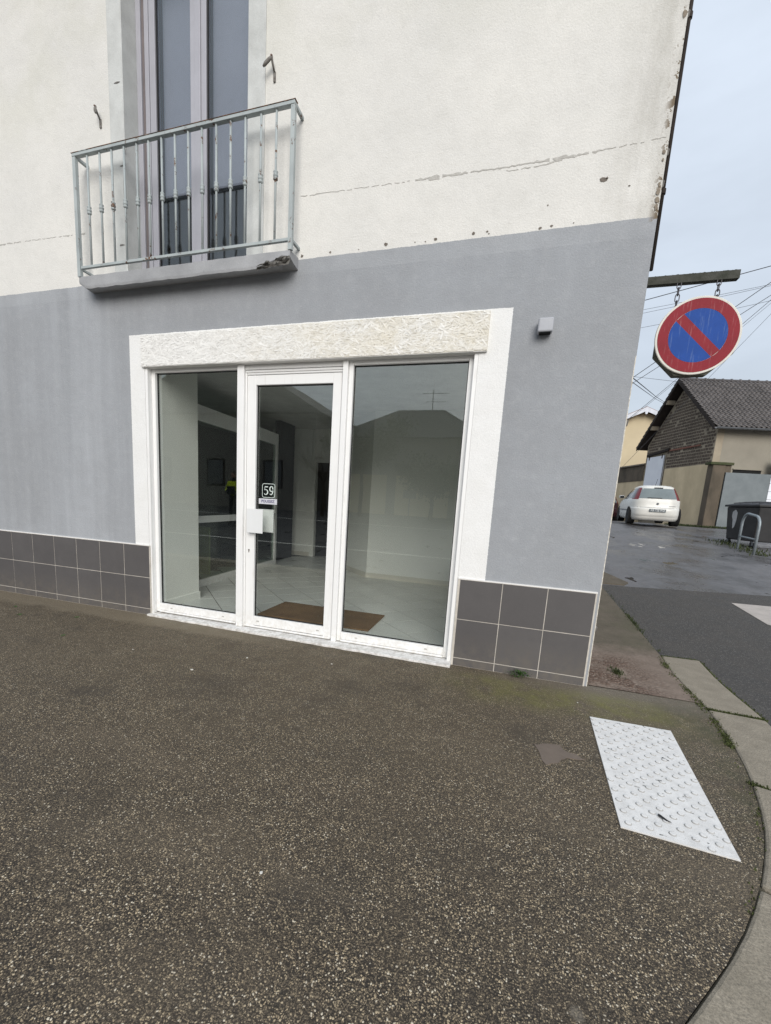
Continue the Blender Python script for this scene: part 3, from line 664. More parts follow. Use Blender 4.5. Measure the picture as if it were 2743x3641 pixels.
shop_window(-4.188, -3.172, -4.122, -3.190, .124, 2.434, .034)
shop_window(-2.104, -1.052, -2.066, -1.122, .110, 2.432, .026)
for x0, x1 in ((-3.171, -3.102), (-2.150, -2.105)):
    MB().box(x0, x1, .028, .125, .020, 2.4655).build('mullion', 'frame', bld, bevel=.004)
MB().box(-4.1895, -4.16, .004, .057, .02, 2.466).build('jamb_lining', 'frame', bld, bevel=.003)
MB().box(-1.082, -1.0505, .004, .057, .02, 2.466).build('jamb_lining', 'frame', bld, bevel=.003)
dr = empty('door', (-2.62, .08, 0)); dr.parent = bld
def db(n, x0, x1, y0, y1, z0, z1, mat='frame', bev=.004): return MB().box(x0+2.62, x1+2.62, y0-.08, y1-.08, z0, z1).build(n, mat, dr, bevel=bev)
db('frame_stile', -3.101, -3.086, .056, .12, .02, 2.40); db('frame_stile', -2.163, -2.151, .056, .12, .02, 2.40)
db('transom', -3.101, -2.151, .050, .12, 2.425, 2.466); db('transom', -3.101, -2.151, .058, .12, 2.402, 2.422); db('transom', -3.085, -2.164, .062, .12, 2.384, 2.4)
db('leaf_stile', -3.083, -2.992, .060, .112, .03, 2.378); db('leaf_stile', -2.244, -2.166, .060, .112, .03, 2.378)
db('leaf_rail', -2.992, -2.244, .061, .112, 2.295, 2.378); db('leaf_rail', -2.992, -2.244, .061, .112, .046, .136); db('drip_rail', -3.08, -2.17, .046, .0595, .028, .046)
db('pane', -2.992, -2.244, .092, .098, .136, 2.295, 'glass', 0)
g = .007
MB().box(-.372, -.372+g, .006, .024, .136, 2.295).box(.376-g, .376, .006, .024, .136, 2.295).box(-.372+g, .376-g, .006, .024, .136, .143).box(-.372+g, .376-g, .006, .024, 2.288, 2.295).build('gasket', 'rubber', dr)
for x in (-2.94, -2.30): db('weep_slot', x-.014, x+.014, .0585, .0615, .085, .097, 'crack', 0)
hd = db('handle_plate', -3.036, -2.868, -.002, .004, .963, 1.187, 'handle', .002); 
hs = MB().box(-.40, -.372, -.076, -.02, 1.0, 1.15).build('stand_off', 'handle', hd)
db('handle_plate', -2.985, -2.84, .150, .156, .965, 1.185, 'handle', .002); db('handle_plate', -2.985, -2.955, .113, .149, 1.0, 1.15, 'handle', 0)
kb = MB(); kb.tube([(-.428, -.0225, .79), (-.428, -.018, .79)], .0085, 12); kb.box(-.4325, -.4235, -.0222, -.018, .766, .79); kb.build('keyhole', 'chip', dr)
# house number sticker: rounded border and two old-style figures
yS = .0905-.08
def ribbon(m, pts, y):
    for (a, wa), (b, wb) in zip(pts, pts[1:]):
        d = Vector((b[0]-a[0], b[1]-a[1])); d.normalize(); n = Vector((-d.y, d.x))
        m.quad((a[0]-n.x*wa, y, a[1]-n.y*wa), (b[0]-n.x*wb, y, b[1]-n.y*wb), (b[0]+n.x*wb, y, b[1]+n.y*wb), (a[0]+n.x*wa, y, a[1]+n.y*wa))
st = MB(); cx, cz, hw, hh, rc = -2.864+2.62, 1.362, .066, .063, .018; ring = []
for qx, qz, a0 in ((1, 1, 0), (-1, 1, PI/2), (-1, -1, PI), (1, -1, 1.5*PI)):
    ring += [(cx+qx*(hw-rc)+rc*math.cos(a0+k*PI/12), cz+qz*(hh-rc)+rc*math.sin(a0+k*PI/12)) for k in range(7)]
ring.append(ring[0]); ribbon(st, [(p, .0021) for p in ring], yS)
def fig5(ox):
    p = [((ox+.020, cz+.036), .004), ((ox+.006, cz+.034), .0045), ((ox-.012, cz+.037), .003)]
    q = [((ox-.012, cz+.037), .0018), ((ox-.015, cz+.004), .0018)]
    r = [((ox-.015+0.0, cz+.004), .002)]+[((ox-.002+.0205*math.cos(a)*1.0, cz-.014+.023*math.sin(a)), wd) for a, wd in ((2.2, .002), (1.6, .0028), (1.0, .004), (.4, .0055), (-.2, .006), (-.8, .005), (-1.4, .0035), (-2.0, .003), (-2.5, .0035))]
    return p, q, r
def fig9(ox):
    lp = [((ox+.016*math.cos(a), cz+.016+.023*math.sin(a)), .0035+.002*abs(math.cos(a))) for a in [k*PI/10 for k in range(21)]]
    tl = [((ox+.016, cz+.014), .005), ((ox+.016, cz-.008), .0055), ((ox+.010, cz-.026), .0045), ((ox, cz-.037), .003), ((ox-.012, cz-.034), .004), ((ox-.014, cz-.028), .003)]
    return lp, tl
for grp in (fig5(cx-.027), fig9(cx+.029)):
    for poly in grp: ribbon(st, poly, yS)
st.build('house_number', 'sticker', dr)
pz = empty('push_label', (0, 0, 0)); bpy.data.objects.remove(pz)
lab = MB().box(-2.965+2.62, -2.773+2.62, yS-.001, yS, 1.236, 1.287).build('push_label', 'labelgrey', dr)
text('push_lettering', 'POUSSEZ', .034, 'ink', lab, ((-2.869+2.62), yS-.0022, 1.262), (PI/2, 0, 0), sx=1.0, bold=.0006)
# threshold
m = MB(); rnd = random.Random(5)
fr = [(lerp(-4.20, -1.042, k/40), lerp(-.047, -.096, k/40)+rnd.uniform(-.006, .006)) for k in range(41)]
m.prism([(x, y, .020) for x, y in fr]+[(-1.042, .14, .020), (-4.19, .14, .020)], (0, 0, -.05))
m.build('threshold', 'sill', bld, bevel=.004)
# first-floor french window
ws = empty('window_surround', (-3.7, 0, 3.3)); ws.parent = bld
MB().box(-4.497+3.7, -4.345+3.7, -.010, .02, -.02, 2.6).build('jamb_stone', 'stone', ws, bevel=.004)
MB().box(-3.066+3.7, -2.907+3.7, -.010, .02, -.02, 2.6).build('jamb_stone', 'stone', ws, bevel=.004)
MB().box(-4.344+3.7, -4.334+3.7, -.009, .2, -.02, 2.55).build('reveal_stone', 'stone', ws)
for i, zc in enumerate((1.9, 1.55, .9, 2.2, .25)):
    rnd = random.Random(i); m = MB(); x = rnd.choice((-.66, -.70, .66, .72)); m.quad(*[(x+rnd.uniform(.6, 1)*.045*math.cos(a), -.0115, zc+rnd.uniform(.3, 1)*.012*math.sin(a)) for a in [k*PI/4 for k in range(8)]]); m.build('stone_chip', 'broken', ws)
m = MB(); rnd = random.Random(21); pp = [(-.60, 1.05), (-.63, 1.0), (-.655, .9), (-.66, .7), (-.648, .5), (-.655, .3), (-.64, .1), (-.63, .0)]
ribbon(m, [(p, .0022) for p in pp], -.0118); m.build('stone_crack', 'broken', ws)
fwn = empty('french_window', (-3.7, .15, 3.3)); fwn.parent = bld
def wb(n, x0, x1, y0, y1, z0, z1, mat='pvc', bev=.003): return MB().box(x0+3.7, x1+3.7, y0-.15, y1-.15, z0-3.3, z1-3.3).build(n, mat, fwn, bevel=bev)
wb('outer_frame', -4.334, -4.285, .15, .24, 3.29, 5.85); wb('frame_edge', -4.284, -4.262, .165, .24, 3.30, 5.85, 'pvcdark'); wb('outer_frame', -4.261, -4.215, .168, .24, 3.30, 5.85)
wb('sash_stile', -4.213, -4.150, .175, .235, 3.31, 5.83); wb('sash_stile', -3.770, -3.690, .175, .235, 3.31, 5.83); wb('meeting_bead', -3.715, -3.655, .160, .1745, 3.31, 5.83)
wb('sash_stile', -3.685, -3.605, .175, .235, 3.31, 5.83); wb('sash_stile', -3.15, -3.085, .175, .235, 3.31, 5.83); wb('outer_frame', -3.084, -3.069, .168, .24, 3.30, 5.85)
for x0, x1 in ((-4.149, -3.771), (-3.604, -3.151)):
    wb('sash_rail', x0, x1, .176, .234, 3.31, 3.38); wb('sash_rail', x0, x1, .176, .234, 5.76, 5.83)
    wb('pane', x0, x1, .200, .206, 3.381, 5.76, 'glass_up', 0)
    wb('gasket', x0, x0+.012, .190, .199, 3.381, 5.76, 'rubber', 0); wb('gasket', x1-.010, x1, .190, .199, 3.381, 5.76, 'rubber', 0)
    bl = wb('roller_blind', x0-.02, x1+.02, .30, .306, 4.07, 5.84, 'curtain', 0)
    MB().box(x0-.02+3.7, x1+.02+3.7, .146, .160, .76, .79).build('blind_hem', 'rubber', bl)
MB().box(-5.2, -2.4, 1.7, 1.75, 3.12, 5.9).build('room_wall', 'inwall', bld)
# balcony slab
m = MB(); rnd = random.Random(9)
prof = []
for k in range(31):
    x = lerp(-4.785, -2.575, k/30); j = rnd.uniform(-.004, .004); brk = max(0, (x+2.86)/.285)
    prof.append((x, j, brk))
verts = []
for x, j, brk in prof:
    bz = 3.140+j+ (.075*brk*rnd.uniform(.6, 1.1) if brk > 0 and x < -2.60 else (.045 if brk > 0 else 0)); by = -.150-abs(j)*.6
    by2 = by+(.055*brk if brk > 0 else 0)
    if x < -4.70: bz += .05*(-4.70-x)/.085
    verts.append([(x, .001, 3.170), (x, by2+.004, bz), (x, by, bz+.02), (x, by+.002, 3.248+j*.5), (x, .001, 3.262)])
i0 = 0
for a in verts: m.v += a
for k in range(30):
    for q in range(4): m.f.append((k*5+q, k*5+q+1, (k+1)*5+q+1, (k+1)*5+q))
m.f += [(0, 1, 2, 3, 4), tuple(30*5+q for q in (4, 3, 2, 1, 0))]
slab = m.build('balcony_slab', 'slab', bld)
rnd = random.Random(31); m = MB(); BW, BH = 15, 7      # jagged scar where the slab corner has spalled
gv = {}
for i in range(BW+1):
    t = i/BW; topz = 3.165+.065*t*(.8+.4*rnd.random())
    for j in range(BH+1):
        q = j/BH; edge = i in (0, BW) or j in (0, BH)
        gv[i, j] = (lerp(-2.875, -2.578, t)+rnd.uniform(-.006, .006), -.1535+(.004 if edge else rnd.uniform(-.013, .010)+.012*math.sin(q*9+t*14)), lerp(3.128+.02*t+rnd.uniform(-.004, .004), topz, q)+(0 if edge else rnd.uniform(-.006, .006)))
for i in range(BW):
    for j in range(BH):
        m.quad(gv[i, j], gv[i+1, j], gv[i+1, j+1]); m.quad(gv[i, j], gv[i+1, j+1], gv[i, j+1])
m.build('broken_edge', 'broken', slab)
# railing
rl = tag(empty('balcony_railing', (-3.68, -.13, 3.25)), 'pale blue rusting iron balcony railing in front of the tall upstairs window', 'railing')
def rb(n, x0, x1, y0, y1, z0, z1, mat='rail', bev=.002): return MB().box(x0+3.68, x1+3.68, y0+.13, y1+.13, z0-3.25, z1-3.25).build(n, mat, rl, bevel=bev)
tr = rb('top_rail', -4.796, -2.560, -.158, -.118, 4.240, 4.264)
MB().box(-1.122, 1.126, -.031, .015, 1.0145, 1.0185).build('cover_strip', 'rusttop', tr)
rb('bottom_rail', -4.756, -2.594, -.150, -.125, 3.316, 3.338)
rb('post', -4.796, -4.762, -.155, -.122, 3.249, 4.2395); rb('post', -2.594, -2.560, -.155, -.122, 3.249, 4.2395)
for x in (-4.795, -2.584):
    rb('return_rail', x, x+.024, -.117, .004, 4.240, 4.264); rb('return_rail', x+.001, x+.022, -.121, .004, 3.317, 3.337)
BX = [-4.635, -4.491, -4.354, -4.216, -4.078, -3.949, -3.813, -3.676, -3.542, -3.407, -3.269, -3.134, -2.998, -2.857, -2.722]
bm_ = MB().tube([(0, 0, 0), (0, 0, .9015)], .0092, 8).mesh('baluster', 'rail')
kn = MB().tube([(0, 0, .455), (0, 0, .462), (0, 0, .472), (0, 0, .478), (0, 0, .482), (0, 0, .492), (0, 0, .498), (0, 0, .503), (0, 0, .512), (0, 0, .518), (0, 0, .525)], [.011, .0185, .0185, .013, .0185, .0195, .0185, .013, .0185, .0185, .011], 10).mesh('collar', 'rail')
for me in (bm_, kn):
    for p in me.polygons: p.use_smooth = True
for x in BX:
    b_ = link('baluster', bm_, rl, (x+3.68, -.008, .0885)); link('collar', kn, b_, (0, 0, -.035), (0, 0, random.random()*3))
# shutter hooks
def hook(x, z, sgn, label):
    e = tag(empty('shutter_hook', (x, 0, z)), label, 'hook', 'shutter hooks beside the upstairs window')
    MB().box(-.009, .009, -.012, .002, -.10, -.03).build('back_plate', 'hook', e, bevel=.002)
    m = MB(); m.tube([(0, -.010, -.035), (0, -.030, -.012), (0, -.052, .020), (0, -.056, .040)], [.008, .0085, .009, .010], 8); m.build('stem', 'hook', e, smooth=True)
    m = MB(); m.tube([(0, -.056, .030), (-.020*sgn, -.060, .012), (-.050*sgn, -.066, -.015), (-.066*sgn, -.068, -.032)], [.008, .013, .013, .007], 8); m.build('tongue', 'hook', e, smooth=True)
    MB().tube([(0, -.066, .034), (0, -.045, .034)], .0065, 8).build('pivot', 'hooktip', e)
    MB().box(-.004, .004, -.0135, -.0118, -.083, -.075).build('screw', 'chip', e)
hook(-2.825, 4.645, 1, 'old iron shutter hook with open tongue, above the broken slab corner')
hook(-4.610, 4.640, -.25, 'small closed iron shutter hook on the white wall, far from the broken slab corner')
# wall light
wl = tag(empty('wall_light', (-.607, 0, 2.605)), 'small square grey wall light fixed to the grey wall beside the shop front', 'wall light')
MB().box(-.050, .050, -.085, -.014, -.047, .047).build('housing', 'lampbox', wl, bevel=.010); MB().box(-.040, .040, -.0135, .002, -.040, .040).build('back_plate', 'lampbox', wl)
MB().box(-.038, .038, -.076, -.02, -.0495, -.0475).build('lens', 'black', wl)

dp = tag(empty('downpipe', (.020, .050, 0)), 'thin dark pipe running up the side wall just behind the house corner', 'pipe')
MB().tube([(0, 0, 2.95), (0, 0, 4.30), (0, 0, 6.6)], .012, 10).build('pipe', 'darkwood', dp, smooth=True)
for z in (3.4, 4.36, 5.5): MB().tube([(0, 0, z), (0, 0, z+.03)], .018, 10).build('pipe_clip', 'darkwood', dp)

# ------------------------------------------------------------------ shop interior
FZ = .05
fl = tag(MB().quad((-7, .13, FZ-.004), (-.35, .13, FZ-.004), (-.35, 9, FZ-.004), (-7, 9, FZ-.004)).build('shop_floor', 'injoint'), kind='structure')
TS = .381; ft = MB().box(-TS/2+.005, TS/2-.005, -TS/2+.005, TS/2-.005, -.004, .0).mesh('tile', 'intile'); c45 = math.sqrt(.5)
for i in range(-4, 17):
    for j in range(-18, 9):
        a = -3.205/math.sqrt(2)+TS*(i+.5); b = TS*(j+.5)+.08      # a along (1,1), b along (1,-1)
        x = (a+b)*c45; y = (a-b)*c45
        if -5.3 < x < -.9 and .42 < y < 5.4 and not (x > -2.6 and y > 3.6): link('tile', ft, fl, (x, y, FZ), (0, 0, PI/4))
        elif -4.5 < x < -.8 and -.1 < y <= .42:                     # cut tiles along the shop front
            h = (TS/2-.0035)*math.sqrt(2); P_ = [(x-h, y), (x, y-h), (x+h, y), (x, y+h)]; Q_ = []
            for (ax, ay), (bx, by) in zip(P_, P_[1:]+P_[:1]):
                if ay >= .135: Q_.append((ax, ay))
                if (ay >= .135) != (by >= .135): t_ = (.135-ay)/(by-ay); Q_.append((lerp(ax, bx, t_), .135))
            if len(Q_) > 2: MB().prism([(q[0], q[1], FZ) for q in Q_], (0, 0, -.004)).build('tile', 'intile', fl)
def iw(name, m, mat='inwall', bev=0): return tag(m.build(name, mat, bevel=bev), kind='structure')
iw('interior_wall', MB().box(-4.34, -4.13, .117, .69, FZ-.05, 2.75))
iw('interior_skirting', MB().box(-4.345, -4.118, .119, .704, FZ-.04, FZ+.085), 'inwall', .004)
iw('interior_wall', MB().prism([(-3.40, 3.80, FZ-.05), (-2.82, 3.25, FZ-.05), (-1.0, 3.25, FZ-.05), (-1.0, 3.4, FZ-.05), (-2.75, 3.4, FZ-.05), (-3.3, 3.95, FZ-.05)], (0, 0, 2.75)))
iw('interior_skirting', MB().prism([(-3.41, 3.79, FZ-.04), (-2.824, 3.238, FZ-.04), (-1.0, 3.238, FZ-.04), (-1.0, 3.249, FZ-.04), (-2.82, 3.249, FZ-.04), (-3.405, 3.80, FZ-.04)], (0, 0, .12)), 'inbase')
for q in ((.361, 1.0, -.1, 2.75), (2.7, 3.6, -.1, 2.75), (1.001, 2.699, -.1, .8), (1.001, 2.699, 2.5, 2.75)): iw('interior_wall', MB().box(-1.0, -.302, *q))  # inner wall left open behind the added alley-side window
iw('interior_wall', MB().box(-5.6, -4.66, 4.95, 5.1, -.1, 2.75)); iw('interior_skirting', MB().box(-5.6, -4.655, 4.938, 4.949, FZ, FZ+.09), 'inbase')
iw('door_casing', MB().box(-4.655, -4.56, 4.93, 5.05, FZ, 2.12), 'inwall', .004); iw('door_casing', MB().box(-4.559, -3.4, 4.93, 5.05, 2.05, 2.12), 'inwall')
iw('interior_wall', MB().box(-4.655, -3.3, 4.97, 5.1, 2.121, 2.75)); iw('interior_wall', MB().box(-3.4, -3.28, 3.81, 8.2, -.1, 2.75))
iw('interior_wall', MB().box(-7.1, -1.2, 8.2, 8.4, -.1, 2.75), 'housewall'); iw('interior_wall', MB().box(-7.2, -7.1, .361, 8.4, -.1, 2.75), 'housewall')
iw('interior_ceiling', MB().box(-7.2, -.31, .361, 8.4, 2.72, 2.78), 'ceil')
mt = MB().box(-3.135, -1.893, .37, 1.0, FZ+.001, FZ+.018); tag(mt.build('doormat', 'mat', bevel=.004), 'wide brown coir doormat on pale floor tiles just inside the glass door', 'doormat')
gp = tag(empty('glazed_partition', (-4.6, 2.3, FZ)), 'white framed interior glass partition standing inside the shop along one side', 'partition')
a0, a1 = Vector((-4.517, 1.0)), Vector((-4.70, 3.52)); d = (a1-a0).normalized(); ang = math.atan2(d.y, d.x); LN = (a1-a0).length
gp.location = (a0.x, a0.y, FZ); gp.rotation_euler = (0, 0, ang)
def gpb(n, x0, x1, z0, z1, mat='frame', y=.03): return MB().box(x0, x1, -y, y, z0, z1).build(n, mat, gp, bevel=.003 if mat == 'frame' else 0)
gpb('bottom_rail', .06, LN-.07, .0, .10); gpb('middle_rail', .06, LN-.07, .86, .95); gpb('top_rail', .06, LN-.07, 2.15, 2.34); gpb('post', 0, .06, 0, 2.34); gpb('post', LN-.07, LN, 0, 2.34)
gpb('pane', .06, LN-.07, .10, .86, 'glass_in', .003); gpb('pane', .06, LN-.07, .95, 2.15, 'glass_in', .003)
op = tag(MB().box(-5.6, -4.98, 2.0, 2.03, FZ, .78).build('olive_panel', 'olive', bevel=.004), 'low olive yellow panel standing behind the interior glass partition', 'panel')
iw('interior_wall', MB().box(-5.0, -4.9, 4.0, 4.6, -.1, 2.75), 'darkcloth')

# ------------------------------------------------------------------ no-parking sign
SY = .30
sg = tag(empty('no_parking_sign', (.430, SY, 2.61)), 'round red and blue no-parking sign in a dark octagonal box, hanging by chains', 'road sign')
def disc(r, y, n=72): return [(r*math.cos(2*PI*k/n), y, r*math.sin(2*PI*k/n)) for k in range(n)]
R = .262
MB().prism(disc(R, 0), (0, .016, 0)).build('rim', 'signwhite', sg, bevel=.004)
oc = [(.262*math.cos(PI/8+k*PI/4), .018, .262*math.sin(PI/8+k*PI/4)-.022) for k in range(8)]
cs = MB().prism(oc, (0, .062, 0)).build('casing', 'casing', sg, bevel=.006)
m = MB(); n = 96; r0, r1 = .180, .247; y = -.0015
for k in range(n):
    a, b = 2*PI*k/n, 2*PI*(k+1)/n
    m.quad((r0*math.cos(a), y, r0*math.sin(a)), (r1*math.cos(a), y, r1*math.sin(a)), (r1*math.cos(b), y, r1*math.sin(b)), (r0*math.cos(b), y, r0*math.sin(b)))
m.prism([(.1295-.02, y, -.1295-.02), (.1295+.012, y, -.1295+.012), (-.1295+.02, y, .1295+.02), (-.1295-.012, y, .1295-.012)], (0, .001, 0))
hb = .031; u_, v_ = Vector((c45, -c45)), Vector((c45, c45))
bar = MB(); L_ = math.sqrt(r0*r0-hb*hb)
m.v = m.v[:-8]; m.f = m.f[:-6]
m.prism([tuple((q.x, y, q.y)) for q in (u_*L_+v_*hb, u_*(-L_)+v_*hb, u_*(-L_)-v_*hb, u_*L_-v_*hb)], (0, .0008, 0))
m.build('red_ring', 'red', sg)
for s in (1, -1):
    a0 = math.asin(hb/(r0-.001)); pts_ = []
    for k in range(41):
        a = lerp(a0, PI-a0, k/40); q = u_*math.cos(a)*(r0-.001)+v_*s*math.sin(a)*(r0-.001); pts_.append((q.x, -.0016, q.y))
    MB().prism(pts_, (0, .001, 0)).build('blue_field', 'blue', sg)
ar = tag(empty('sign_bracket', (.0, SY+.06, 3.02)), 'mossy grey steel arm sticking out from the wall corner, carrying a hanging sign', 'bracket')
MB().box(-.02, .640, -.004, .004, -.029, .027).box(-.02, .640, .005, .045, -.029, -.022).build('angle_bar', 'arm', ar, bevel=.002)
rnd = random.Random(3); m = MB()
for k in range(60):
    x = rnd.uniform(0, .63); r = rnd.uniform(.003, .009); m.prism([(x+r*math.cos(a), rnd.uniform(-.004, .004), .026+r*.5*math.sin(a)) for a in [q*PI/3 for q in range(6)]], (0, .008, 0))
mo = m.build('lichen', 'arm', ar); mo['kind'] = 'stuff'
for cx_, zt in ((.283, 2.99), (.525, 2.985)):
    ch = empty('chain', (cx_-.43, .06, 0)); ch.parent = sg
    zb_ = math.sqrt(R*R-(cx_-.43)**2)+2.61-.012; nl = 4; hL = (zt-zb_)/nl
    for k in range(nl+1):
        zc = zt-2.61-hL*(k)+.008; pr_ = []
        for q in range(16):
            a = 2*PI*q/16; px, pz_ = .0130*math.cos(a), (hL*.5+.0065)*abs(math.sin(a))**.6*math.copysign(1, math.sin(a)); pr_.append((px, 0, zc+pz_-hL*.45) if k % 2 == 0 else (0, px, zc+pz_-hL*.45))
        MB().tube(pr_, .0034, 6, closed=True).build('link', 'chain', ch, smooth=True)

# ------------------------------------------------------------------ garage with brick gable across the alley
AZ = math.radians(-14); GC = Vector((7.75, 19.3)); GZ = .93
gar = tag(empty('garage', (GC.x, GC.y, GZ), -AZ), 'old garage with weathered brick gable, ochre plaster base and dark wavy tile roof', 'garage')
# local frame: X along the eave wall (right), Y along the gable (away)
GW_, EV, RV, RZ = 5.05, 4.28, 2.65, 7.9-GZ
MB().prism([(0, 0, -.6), (0, GW_, -.6), (0, GW_, EV-.1), (0, RV, RZ-.32), (0, 0, EV)], (.3, 0, 0)).build('gable_wall', 'mortar', gar)
ew = MB().box(.301, 7, 0, .3, -.6, EV).build('eave_wall', 'beige', gar)
MB().box(.301, 7, GW_-.3, GW_, -.6, EV-.1).build('eave_wall', 'beige', gar); MB().box(6.7, 7, .301, GW_-.301, -.6, EV-.1).build('end_wall', 'beige', gar)
gw = [o for o in gar.children if o.name.startswith('gable_wall')][0]
MB().box(-.028, -.0005, -.02, 3.22, -.5, 2.80).build('plaster_base', 'ochre', gw, bevel=.01)
MB().box(-.020, -.0005, 4.88, GW_, -.5, 2.3).build('plaster_base', 'ochre', gw)
bmh = MB().box(-.014, .004, -.066, .066, -.052, .052).mesh('brick', 'brick'); nb = 0; rest = MB(); rnd = random.Random(17)
row = 0; z = 2.90
cand = []
while z < RZ-.5:
    y = .12+(.082 if row % 2 else 0)
    while y < GW_-.1:
        top = lerp(EV, RZ-.45, y/RV) if y < RV else lerp(RZ-.45, EV-.1, (y-RV)/(GW_-RV))
        if z+.06 < top and not (3.22 < y < 5 and z < 3.72): cand.append((z, y))
        y += .164
    z += .142; row += 1
cand.sort(key=lambda q: q[1]*.6+abs(q[0]-3.6))
for i, (z, y) in enumerate(cand):
    if rnd.random() < .05: continue
    if nb < 298: link('brick', bmh, gw, (0, y+rnd.uniform(-.008, .008), z+rnd.uniform(-.006, .006)), (rnd.uniform(-.02, .02), 0, 0), (1, rnd.uniform(.86, 1.02), rnd.uniform(.82, 1.02))); nb += 1
    else: rest.box(-.014, .004, y-.062, y+.062, z-.048, z+.048)
if rest.v: rest.build('brick_rest', 'brick', gw)['kind'] = 'stuff'
dz_ = empty('sliding_door', (-.03, 4.08, 0)); dz_.parent = gar
MB().box(-.03, .0, -.76, .76, .2, 3.50).build('door_sheet', 'whitepanel', dz_, bevel=.004); MB().box(-.035, -.0305, -.78, -.72, .2, 3.52).build('door_edge', 'zinc', dz_)
for yy in (-.55, .55): MB().box(-.045, -.031, yy-.03, yy+.03, 3.36, 3.58).build('hanger', 'darkwood', dz_)
MB().prism([(-.10, 3.05, 3.70), (-.10, 4.86, 3.56), (-.10, 4.86, 3.66), (-.10, 3.05, 3.82)], (.11, 0, 0)).build('door_track', 'darkwood', gar)
MB().box(-.05, -.0005, .9, 3.04, 3.66, 3.73).build('steel_lintel', 'redroof', gar)
# roof
LV, LZ, OV = 5.42, 5.0-GZ, .38
def roofpt(y): return lerp(RZ, EV+.03, (RV-y)/(RV+.36)) if y < RV else lerp(RZ, LZ, (y-RV)/(LV-RV))
rfo = empty('roof', (0, 0, 0)); rfo.parent = gar
MB().prism([(-OV, -.36, roofpt(-.36)-.10), (-OV, RV, RZ-.10), (-OV, LV, LZ-.10), (-OV, LV, LZ-.02), (-OV, RV, RZ-.02), (-OV, -.36, roofpt(-.36)-.02)], (7.7, 0, 0)).build('roof_deck', 'darkwood', rfo)
vb = MB()   # verge boards
for (ya, za), (yb, zb) in (((-.36, roofpt(-.36)), (RV, RZ)), ((RV, RZ), (LV, LZ))):
    vb.prism([(-OV-.035, ya, za-.16), (-OV-.035, yb, zb-.16), (-OV-.035, yb, zb+.03), (-OV-.035, ya, za+.03)], (.034, 0, 0))
vb.build('verge_board', 'darkwood', rfo)
for t in (.25, .62): MB().box(-OV, .0, lerp(RV, LV, t)-.06, lerp(RV, LV, t)+.06, lerp(RZ, LZ, t)-.30, lerp(RZ, LZ, t)-.105).build('purlin', 'mortar', rfo)
for t in (.35, .72): MB().box(-OV, .0, lerp(RV, -.36, t)-.05, lerp(RV, -.36, t)+.05, lerp(RZ, roofpt(-.36), t)-.26, lerp(RZ, roofpt(-.36), t)-.105).build('purlin', 'mortar', rfo)
sl_len = math.hypot(RV+.36, RZ-roofpt(-.36)); sl_ang = math.atan2(RZ-roofpt(-.36), RV+.36)
TWd, TLn = .200, .245; nr = int(sl_len/TLn)
def tile_profile(t): return .036*math.sin(2*PI*t+.6)+.012*math.sin(4*PI*t)
tmm = MB(); nseg = 8
for yy, zz in ((0, .060), (TLn*1.18, .0)):
    for k in range(nseg+1): tmm.v.append((TWd*1.04*k/nseg, yy, tile_profile(k/nseg)+zz))
for k in range(nseg): tmm.f.append((k, k+1, nseg+2+k, nseg+1+k))
for k in range(nseg+1): tmm.v.append((TWd*1.04*k/nseg, .001, tile_profile(k/nseg)+.018))
o_ = 2*(nseg+1)
for k in range(nseg): tmm.f.append((k, o_+k, o_+k+1, k+1))
tml = tmm.mesh('roof_tile', 'roof')
for p in tml.polygons: p.use_smooth = True
cnt = 0; rest = MB(); rnd = random.Random(8)
for c in range(37):
    for r in range(nr):
        x = -OV-.02+c*TWd; s = r*TLn-.05; y = -.36+s*math.cos(sl_ang); z = roofpt(-.36)+.0+s*math.sin(sl_ang)
        if c < 18 and cnt < 300:
            link('roof_tile', tml, rfo, (x+rnd.uniform(-.006, .006), y, z+rnd.uniform(0, .006)), (sl_ang, 0, rnd.uniform(-.012, .012))); cnt += 1
        else:
            i = len(rest.v); M_ = Matrix.Translation((x, y, z)) @ Matrix.Rotation(sl_ang, 4, 'X')
            rest.v += [tuple(M_ @ Vector(v)) for v in tmm.v]; rest.f += [tuple(i+q for q in f) for f in tmm.f]
sl2 = math.hypot(LV-RV, RZ-LZ); an2 = math.atan2(RZ-LZ, LV-RV)
for c in range(37):
    for r in range(int(sl2/TLn)):
        s = r*TLn-.03; i = len(rest.v); M_ = Matrix.Translation((-OV-.02+(c+1)*TWd, LV-s*math.cos(an2), LZ+s*math.sin(an2))) @ Matrix.Rotation(PI, 4, 'Z') @ Matrix.Rotation(an2, 4, 'X')
        rest.v += [tuple(M_ @ Vector(v)) for v in tmm.v]; rest.f += [tuple(i+q for q in f) for f in tmm.f]
ro = rest.build('roof_tile_rest', 'roof', rfo, smooth=True); ro['kind'] = 'stuff'
for c in range(19):
    x = -OV+c*.40; MB().tube([(x, RV, RZ-.01), (x+.36, RV, RZ-.01), (x+.365, RV, RZ-.01), (x+.41, RV, RZ-.01)], [.085, .09, .115, .115], 10).build('ridge_tile', 'roof', rfo, smooth=True)
gu = MB(); gy, gz = -.45, roofpt(-.36)-.05
gu.grid(lambda a, b: (lerp(-OV-.02, 7.3, b), gy+.075*math.cos(PI+PI*a), gz-.075*math.sin(PI*a)), 8, 1); gu.build('gutter', 'zinc', gar, solid=.006)
